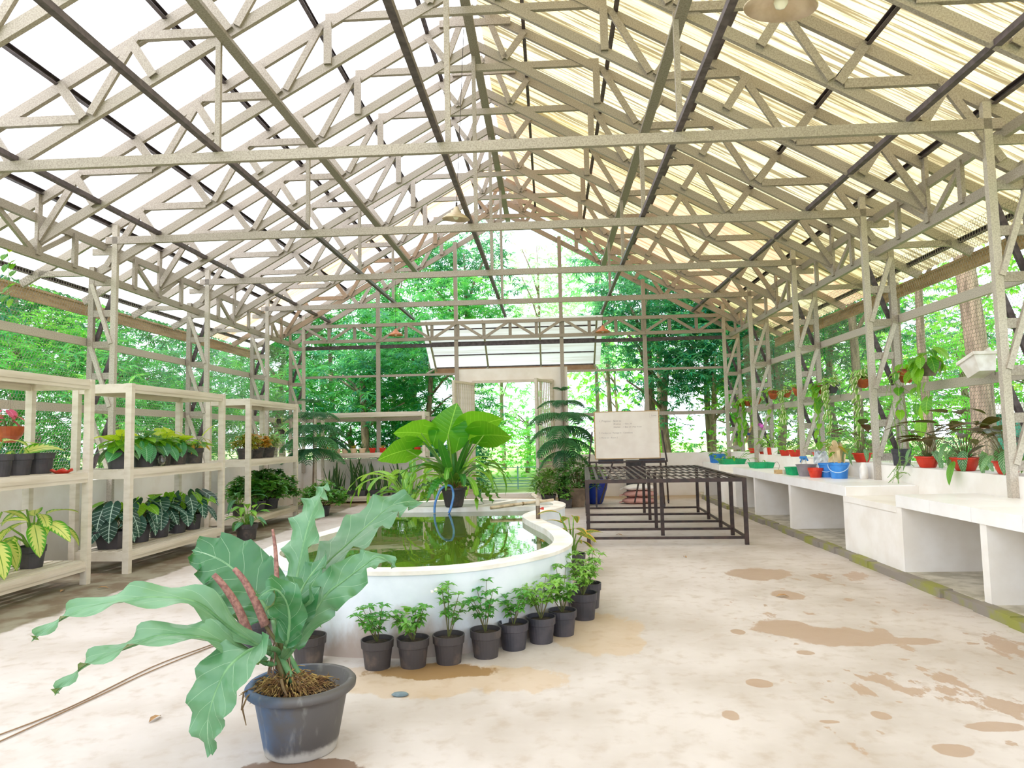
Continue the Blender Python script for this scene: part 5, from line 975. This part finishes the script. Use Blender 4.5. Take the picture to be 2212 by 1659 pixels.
# hanging wall pots on the lower right rail
XW = XR+.338
vine = heartproto(.10, .08, L_poth, .3, .1); vin2 = heartproto(.075, .045, L_vari, .3, .1); big_ = heartproto(.13, .09, L_poth, .4, .1)
def wallpot(y, z, r, mat, lb, trail=0, leafm_=vine, n=10, tilt=.25, dens=9, sp=.12):
    t = thing('hanging_planter', lb, 'hanging pot', (XW-r-.01, y, z), 0, 'wall pots on the right rail'); t.rotation_euler = (0, 0, 0); p = MB()
    p.lathe([(.0005, -r*.95), (r*.55, -r*.95), (r*.8, -r*.45), (r*.98, .0), (r*1.05, .02), (r*1.05, .045), (r*.95, .045), (r*.86, 0), (.0005, -.01)], 22); q_ = obj('pot', p, mat, t, rot=(tilt, 0, 0)); obj('soil', soil(r), None, q_, (0, 0, -.005))
    h = MB(); h.tube([(r*.6, 0, .04), (r*.9, 0, .10), (r+.012, 0, .02), (r+.012, 0, -.16)], .003, 5); obj('hanger_wire', h, M_wire, t)
    if n: addleaves(t, .0, [(leafm_, n, 10, 75, .04, sp, .8, 1.3, -10, 60)], M_stem, .002, br=r*.6)
    for q in range(trail):
        yy = (q-(trail-1)/2)*r*.7; L_ = rp.uniform(.45, .95) if trail > 1 else .6; pts = spline([(-.02, yy*.6, .02), (-r*1.15, yy, .0), (-r*1.1+.02, yy*1.3, -L_*.5), (-r*1.0, yy*1.2+.03, -L_)], 5, False); s = MB(); s.tube(pts, .0022, 4, False); obj('vine', s, M_stem, t)
        for k in range(int(L_*dens)):
            p_ = pts[min(len(pts)-1, 4+int(k/(L_*dens)*(len(pts)-4)))]; obj('leaf', leafm_, None, t, M=orient(p_+V(0, rp.uniform(-.02, .02), 0), rp.uniform(1.8, 4.5), rp.uniform(.5, 1.3), 0, rp.uniform(.7, 1.3)))
    return t
wallpot(9.32, 2.00, .10, M_terra, 'terracotta wall pot of speckled foliage, left of the second lattice column', 2, vin2, 34, .35, 26, .2)
wallpot(8.22, 1.98, .10, M_terra, 'terracotta wall pot with few trailing leaves, right of the second lattice column', 1, vine, 5)
wallpot(10.35, 1.98, .09, M_black, 'black wall pot with white-edged trailing vines', 3, vin2, 26, .2, 24, .18)
wallpot(10.75, 1.98, .08, M_terra, 'terracotta wall pot with green heart leaves and long trailing vines', 3, vine, 12, .2, 12, .15)
wallpot(11.75, 2.02, .09, M_terra, 'terracotta wall pot beside the third lattice column', 0, vine, 4)
wallpot(12.35, 2.02, .08, M_terra, 'middle terracotta wall pot of the bay before the fourth column, trailing', 3, vin2, 14, .2, 22)
wallpot(13.05, 2.04, .09, M_terra, 'tilted terracotta wall pot just right of the fourth lattice column', 1, vine, 8, .4)
wallpot(14.1, 1.98, .08, M_terra, 'terracotta wall pot just left of the fourth lattice column', 1, vine, 7)
wallpot(14.75, 1.97, .08, M_terra, 'middle terracotta wall pot near the far right corner, trailing', 2, vine, 9, .2, 14)
wallpot(15.25, 1.97, .07, M_terra, 'farthest terracotta wall pot, in the right corner', 2, vine, 6, .2, 14)
wallpot(7.72, 2.02, .11, pm('grey_brown_pot', H('7d6f5e'), H('5d5244'), 8, .7), 'grey wall pot of big heart leaves between the two nearest right columns', 3, big_, 14, .1, 7, .2)
t = thing('rail_planter', 'tilted empty white plastic wall planter on the lower right rail', 'planter', (XW-.11, 6.86, 1.93)); p = MB()
p.add([(-.07, -.10, -.08), (.08, -.10, -.08), (-.07, .10, -.08), (.08, .10, -.08), (-.11, -.14, .10), (.10, -.14, .10), (-.11, .14, .10), (.10, .14, .10)], [(0, 2, 3, 1), (0, 1, 5, 4), (2, 6, 7, 3), (0, 4, 6, 2), (1, 3, 7, 5)])
p.add([(-.10, -.13, .10), (.09, -.13, .10), (-.10, .13, .10), (.09, .13, .10), (-.06, -.09, -.07), (.07, -.09, -.07), (-.06, .09, -.07), (.07, .09, -.07)], [(0, 1, 5, 4), (3, 2, 6, 7), (2, 0, 4, 6), (1, 3, 7, 5), (4, 5, 7, 6)]); obj('planter_body', p, M_white, t, rot=(-.28, 0, 0))
p = MB()
for a, b in (((-.115, -.145, .085), (-.115, .145, .085)), ((-.115, -.145, .085), (.10, -.145, .085)), ((-.115, .145, .085), (.10, .145, .085))): p.bar(a, b, .012, .03)
p.box(.09, .105, -.07, .07, .09, .17); obj('planter_rim', p, M_white, t, rot=(-.28, 0, 0))
p = MB(); p.tube([(.09, .02, .13), (.125, .02, .11), (.108, .02, -.06)], .004, 5); p.tube([(.09, -.05, .13), (.125, -.05, .11), (.108, -.05, -.09)], .004, 5); obj('hanger_wire', p, M_wire, t)
# creeper leaves at top left and the trailing vine at the second column
t = thing('creeper', 'thin creeper with small yellow-green leaves hanging at the upper left corner', 'vine', (-5.72, 6.95, 3.50)); s = MB(); s.tube(spline([(0, 0, 0), (.02, .02, -.3), (0, .05, -.62)], 6, False), .003, 4); obj('vine', s, M_stem, t)
for k in range(16): obj('leaf', heartproto(.06, .05, L_gold, .3, .1) if k == 0 else bpy.data.objects['leaf.%03d' % lastl].data if False else vine, None, t, M=orient(V(.01, rp.uniform(-.05, .1), -.05-.036*k), rp.uniform(3.6, 5.6), rp.uniform(.4, 1.2), 0, rp.uniform(.7, 1.0)))
t = thing('trailing_vine', 'variegated heart-leaved vine trailing from the rail past the charcoal pot onto the wall', 'vine', (4.0, 8.12, 1.92)); P = spline([(.12, 0, .02), (-.10, .0, .0), (-.08, .02, -.5), (-.07, -.03, -.95), (-.12, -.05, -1.05), (-.15, -.12, -1.12), (-.14, -.2, -1.08)], 6, False); s = MB(); s.tube(P, .003, 4); obj('vine', s, M_stem, t)
for k in range(26): obj('leaf', heartproto(.06, .05, leafm('cream_edge_leaf', H('4f9a3c'), H('7ab84c'), None, tr=.4, edge=H('eef0b8')), .3, .1) if k == 0 else cl_, None, t, M=orient(P[min(len(P)-1, 4+int(k*1.2))], rp.uniform(2.2, 4.4), rp.uniform(.4, 1.2), 0, rp.uniform(.7, 1.1))); cl_ = list(t.children)[-1].data if k == 0 else cl_
# things on the bench
ZB = .75
def tray(x, y, L, W_, h, mat, lb, nm='plastic_tray', cat='tray', rz=0, ribs=8):
    t = thing(nm, lb, cat, (x, y, ZB), rz); mb = MB(); a, b = W_/2, L/2; k = .86
    o_ = [(-a*k, -b*k, 0), (a*k, -b*k, 0), (a*k, b*k, 0), (-a*k, b*k, 0), (-a, -b, h), (a, -b, h), (a, b, h), (-a, b, h)]; i_ = [(p[0]*.93, p[1]*.95, p[2]+(.006 if p[2] == 0 else 0)) for p in o_]
    mb.add(o_+i_, [(3, 2, 1, 0), (0, 1, 5, 4), (1, 2, 6, 5), (2, 3, 7, 6), (3, 0, 4, 7), (8, 9, 10, 11), (9, 8, 12, 13), (10, 9, 13, 14), (11, 10, 14, 15), (8, 11, 15, 12), (4, 5, 13, 12), (5, 6, 14, 13), (6, 7, 15, 14), (7, 4, 12, 15)]); obj('tray_body', mb, mat, t)
    r = MB()
    for p, q in ((4, 5), (5, 6), (6, 7), (7, 4)): r.bar(V(*o_[p])*1.01, V(*o_[q])*1.01, .012, .012)
    obj('tray_rim', r, mat, t); rb = MB()
    for i in range(ribs): f = -1+2*(i+.5)/ribs; rb.bar((-a*k-.001, f*b*k, 0), (-a-.001, f*b, h), .006, .006); rb.bar((f*a*k, -b*k-.001, 0), (f*a, -b-.001, h), .006, .006)
    obj('tray_rib', rb, mat, t, kind='stuff'); return t
t = tray(3.34, 14.2, .30, .26, .17, M_blue, 'blue plastic crate at the far end of the white bench', 'plastic_crate', 'crate')
addleaves(t, .1, [(orw, 14, 10, 60, .08, .25, .8, 1.4, -50, 20)], M_stem, .003)
t = tray(3.45, 13.55, .5, .42, .09, M_green, 'long green tray of seedlings next to the blue crate'); addleaves(t, .02, [(orw, 22, 10, 75, .06, .26, .8, 1.3, -50, 20)], M_stem, .003, br=.15)
t = tray(3.5, 11.85, .36, .34, .085, M_green, 'green tray alone in the middle of the bench, nearly empty'); addleaves(t, .02, [(orw, 4, 10, 60, .03, .14, .5, .8, -50, 20)], M_stem, .003)
tray(3.36, 9.82, .26, .2, .10, M_green, 'small deep green tray beside the grey basin')
t = thing('wood_block', 'small yellow wooden block with a loose wire on the bench', 'block', (3.24, 10.15, ZB)); mb = MB(); mb.box(-.05, .05, -.06, .06, 0, .055); obj('block_body', mb, M_wood, t); mb = MB(); mb.tube(spline([(0, 0, .055), (.02, .03, .12), (-.02, .0, .17), (-.05, .02, .14)], 5, False), .003, 5); obj('loose_wire', mb, M_wire, t)
t = thing('grey_block', 'pale grey box beside the wooden block on the bench', 'box', (3.30, 9.99, ZB)); mb = MB(); mb.box(-.05, .05, -.035, .035, 0, .065); obj('box_body', mb, M_conc, t)
t = thing('grey_basin', 'grey plastic basin on the white bench between green tray and red pot', 'basin', (3.40, 9.52, ZB)); addpot(t, 'taper', .13, .095, .155, M_grey)
t = thing('red_pot', 'ribbed red plastic pot on the white bench before the blue buckets', 'pot', (3.40, 9.20, ZB)); addpot(t, 'nursery', .095, .066, .125, M_red)
def bucket(x, y, r, h, lb):
    t = thing('blue_bucket', lb, 'bucket', (x, y, ZB)); mb = MB(); mb.lathe([(.0005, 0), (r*.80, 0), (r*.81, .01), (r*.97, h*.86), (r*1.04, h*.87), (r*1.06, h), (r*.98, h), (r*.95, h*.9), (r*.78, .012), (.0005, .012)], 32); obj('bucket_body', mb, M_blue, t, smooth=False)
    b = MB(); b.tube([(r*1.04*math.cos(a), -.01-r*1.08*abs(math.sin(a)), h*.9-.5*h*abs(math.sin(a))) for a in [math.pi*i/14 for i in range(15)]], .005, 6); obj('bucket_handle', b, pm('bucket_wire', H('bcd4ea'), None, rough=.4), t, rot=(0, 0, -.5)); return t
bucket(3.56, 9.22, .105, .18, 'blue plastic bucket, the farther and smaller of the two on the bench'); bucket(3.60, 8.96, .118, .195, 'blue plastic bucket with a white handle, the nearer of the two on the bench')
t = thing('spray_bottle', 'white spray bottle with a blue trigger head behind the grey basin', 'spray bottle', (3.52, 9.92, ZB)); mb = MB(); mb.lathe([(.0005, 0), (.042, 0), (.045, .01), (.045, .13), (.018, .18), (.015, .20), (.0005, .20)], 18); obj('bottle_body', mb, M_white, t, smooth=True)
mb = MB(); mb.box(-.06, .035, -.014, .014, .215, .25); mb.box(-.014, .014, -.014, .014, .195, .22); mb.bar((-.035, 0, .215), (-.055, 0, .165), .012, .014); mb.bar((.03, 0, .22), (.05, 0, .185), .02, .02); obj('trigger_head', mb, M_blue, t)
# crumpled paper and plastic bags with plants behind the buckets
def bag(nm, x, y, z, r, h, mat, lb, seed, cat='bag'):
    q = random.Random(seed); t = thing(nm, lb, cat, (x, y, z)); mb = MB(); n1, n2 = 18, 9; vs = []
    for i in range(n2+1):
        for j in range(n1):
            a = j*6.283/n1; u = i/n2; rr_ = r*(.75+.35*math.sin(u*2.6))*(1+q.uniform(-.14, .14)); vs.append((rr_*math.cos(a), rr_*math.sin(a)*.8, h*u*(1+(q.uniform(-.16, .12) if i == n2 else 0))))
    mb.add(vs, [(i*n1+j, i*n1+(j+1) % n1, (i+1)*n1+(j+1) % n1, (i+1)*n1+j) for i in range(n2) for j in range(n1)]+[tuple(range(n1))[::-1]]); obj('bag_body', mb, mat, t); return t
M_paper = pm('kraft_paper', H('e8d0a2'), H('cfae7c'), 6, .8); M_clear = pm('clear_film', H('dfe2e6'), H('b9bcc4'), 12, .25)
t = bag('paper_bag', 3.79, 9.50, ZB, .088, .42, M_paper, 'crumpled brown paper bag with a leafy cutting behind the blue buckets', 3); addleaves(t, .25, [(orw, 10, 10, 50, .1, .22, .8, 1.2, -40, 20), (ct, 6, 10, 60, .1, .2, .8, 1.2, -40, 20)], M_stem, .004)
bag('plastic_bag', 3.72, 9.85, ZB, .085, .30, M_clear, 'crumpled clear plastic bag beside the spray bottle behind the buckets', 5)
t = thing('cardboard_strip', 'folded pale cardboard standing in the near blue bucket', 'cardboard', (3.60, 8.96, ZB+.013)); mb = MB(); mb.bar((-.02, .03, 0), (-.05, .04, .30), .07, .006); mb.bar((.03, -.02, 0), (.075, -.03, .29), .06, .006); mb.bar((.03, .04, 0), (.03, .07, .33), .08, .006, (1, 0, 0)); obj('cardboard_sheet', mb, M_paper, t)
t = thing('plastic_jug', 'translucent white plastic jug right of the near blue bucket', 'jug', (3.80, 8.86-.25, ZB)); t.location = (3.83, 8.80, ZB); mb = MB(); mb.lathe([(.0005, 0), (.045, 0), (.05, .01), (.05, .13), (.03, .17), (.022, .2), (.0005, .2)], 18); obj('jug_body', mb, M_white, t, smooth=True)
t = thing('metal_drum', 'blue rubber clamp and worn stick tied to the right mesh', 'stick', (4.12, 14.7, 1.32)); t.name = 'tied_stick'; mb = MB(); mb.tube([(0, .25, -.18), (0, -.25, .18)], .02, 7); obj('stick', mb, M_wood, t); mb = MB(); mb.tube([(0, .03, -.02), (0, -.03, .02)], .026, 8); obj('clamp', mb, M_blueglaze, t)
# dead leaves blown about the floor
dlm = MB(); dlm.blade([V(-.05, 0, .004), V(-.02, .004, .014), V(.02, .002, .016), V(.055, -.004, .005)], lambda u: (.2, .9, 1, .05)[int(u*3+.01)]*.02, (0, 0, 1), .35, 0, 1, 4); dlm = dlm.mesh('dry_leaf', [pm('dry_leaf', H('b08a5c'), H('8a6440'), 20, .8)])
for p, lb in (((-4.573, 6.360, 0.000), 'dry brown leaf on the cement strip below the nearest rack'), ((-4.255, 6.465, 0.000), 'curled tan leaf at the edge of the cement strip by the racks'), ((0.896, 9.516, 0.000), 'dry leaf on the floor under the near end of the metal table'), ((1.440, 7.798, 0.000), 'dry leaf on the floor in front of the metal table'), ((-1.973, 3.427, 0.000), 'small dry leaf on the floor left of the blue-grey tub'), ((1.861, 5.898, 0.000), 'thin dry leaf on the damp floor patches by the bench')):
    obj('dry_leaf', dlm, None, loc=(p[0], p[1], .001), rot=(0, 0, rp.random()*6.28), scale=rp.uniform(.6, 1.0), label=lb, cat='leaf', group='dry leaves on the floor')
# ------------------------------------------------------------------ number the look-alike trees by where they stand
def azim(o):
    p = Vector(o.location)-Vector(EYE); return p.dot(_R)/p.dot(_F)
fam = {}
for o in COL.objects:
    if o.get('category') in ('tree', 'bush') and not o.parent: fam.setdefault(o['label'], []).append(o)
for lb, os_ in fam.items():
    if len(os_) > 1:
        for i, o in enumerate(sorted(os_, key=azim)): o['label'] = lb+', '+(ordn(i) if i < 12 else str(i+1)+'th')+' from the left'
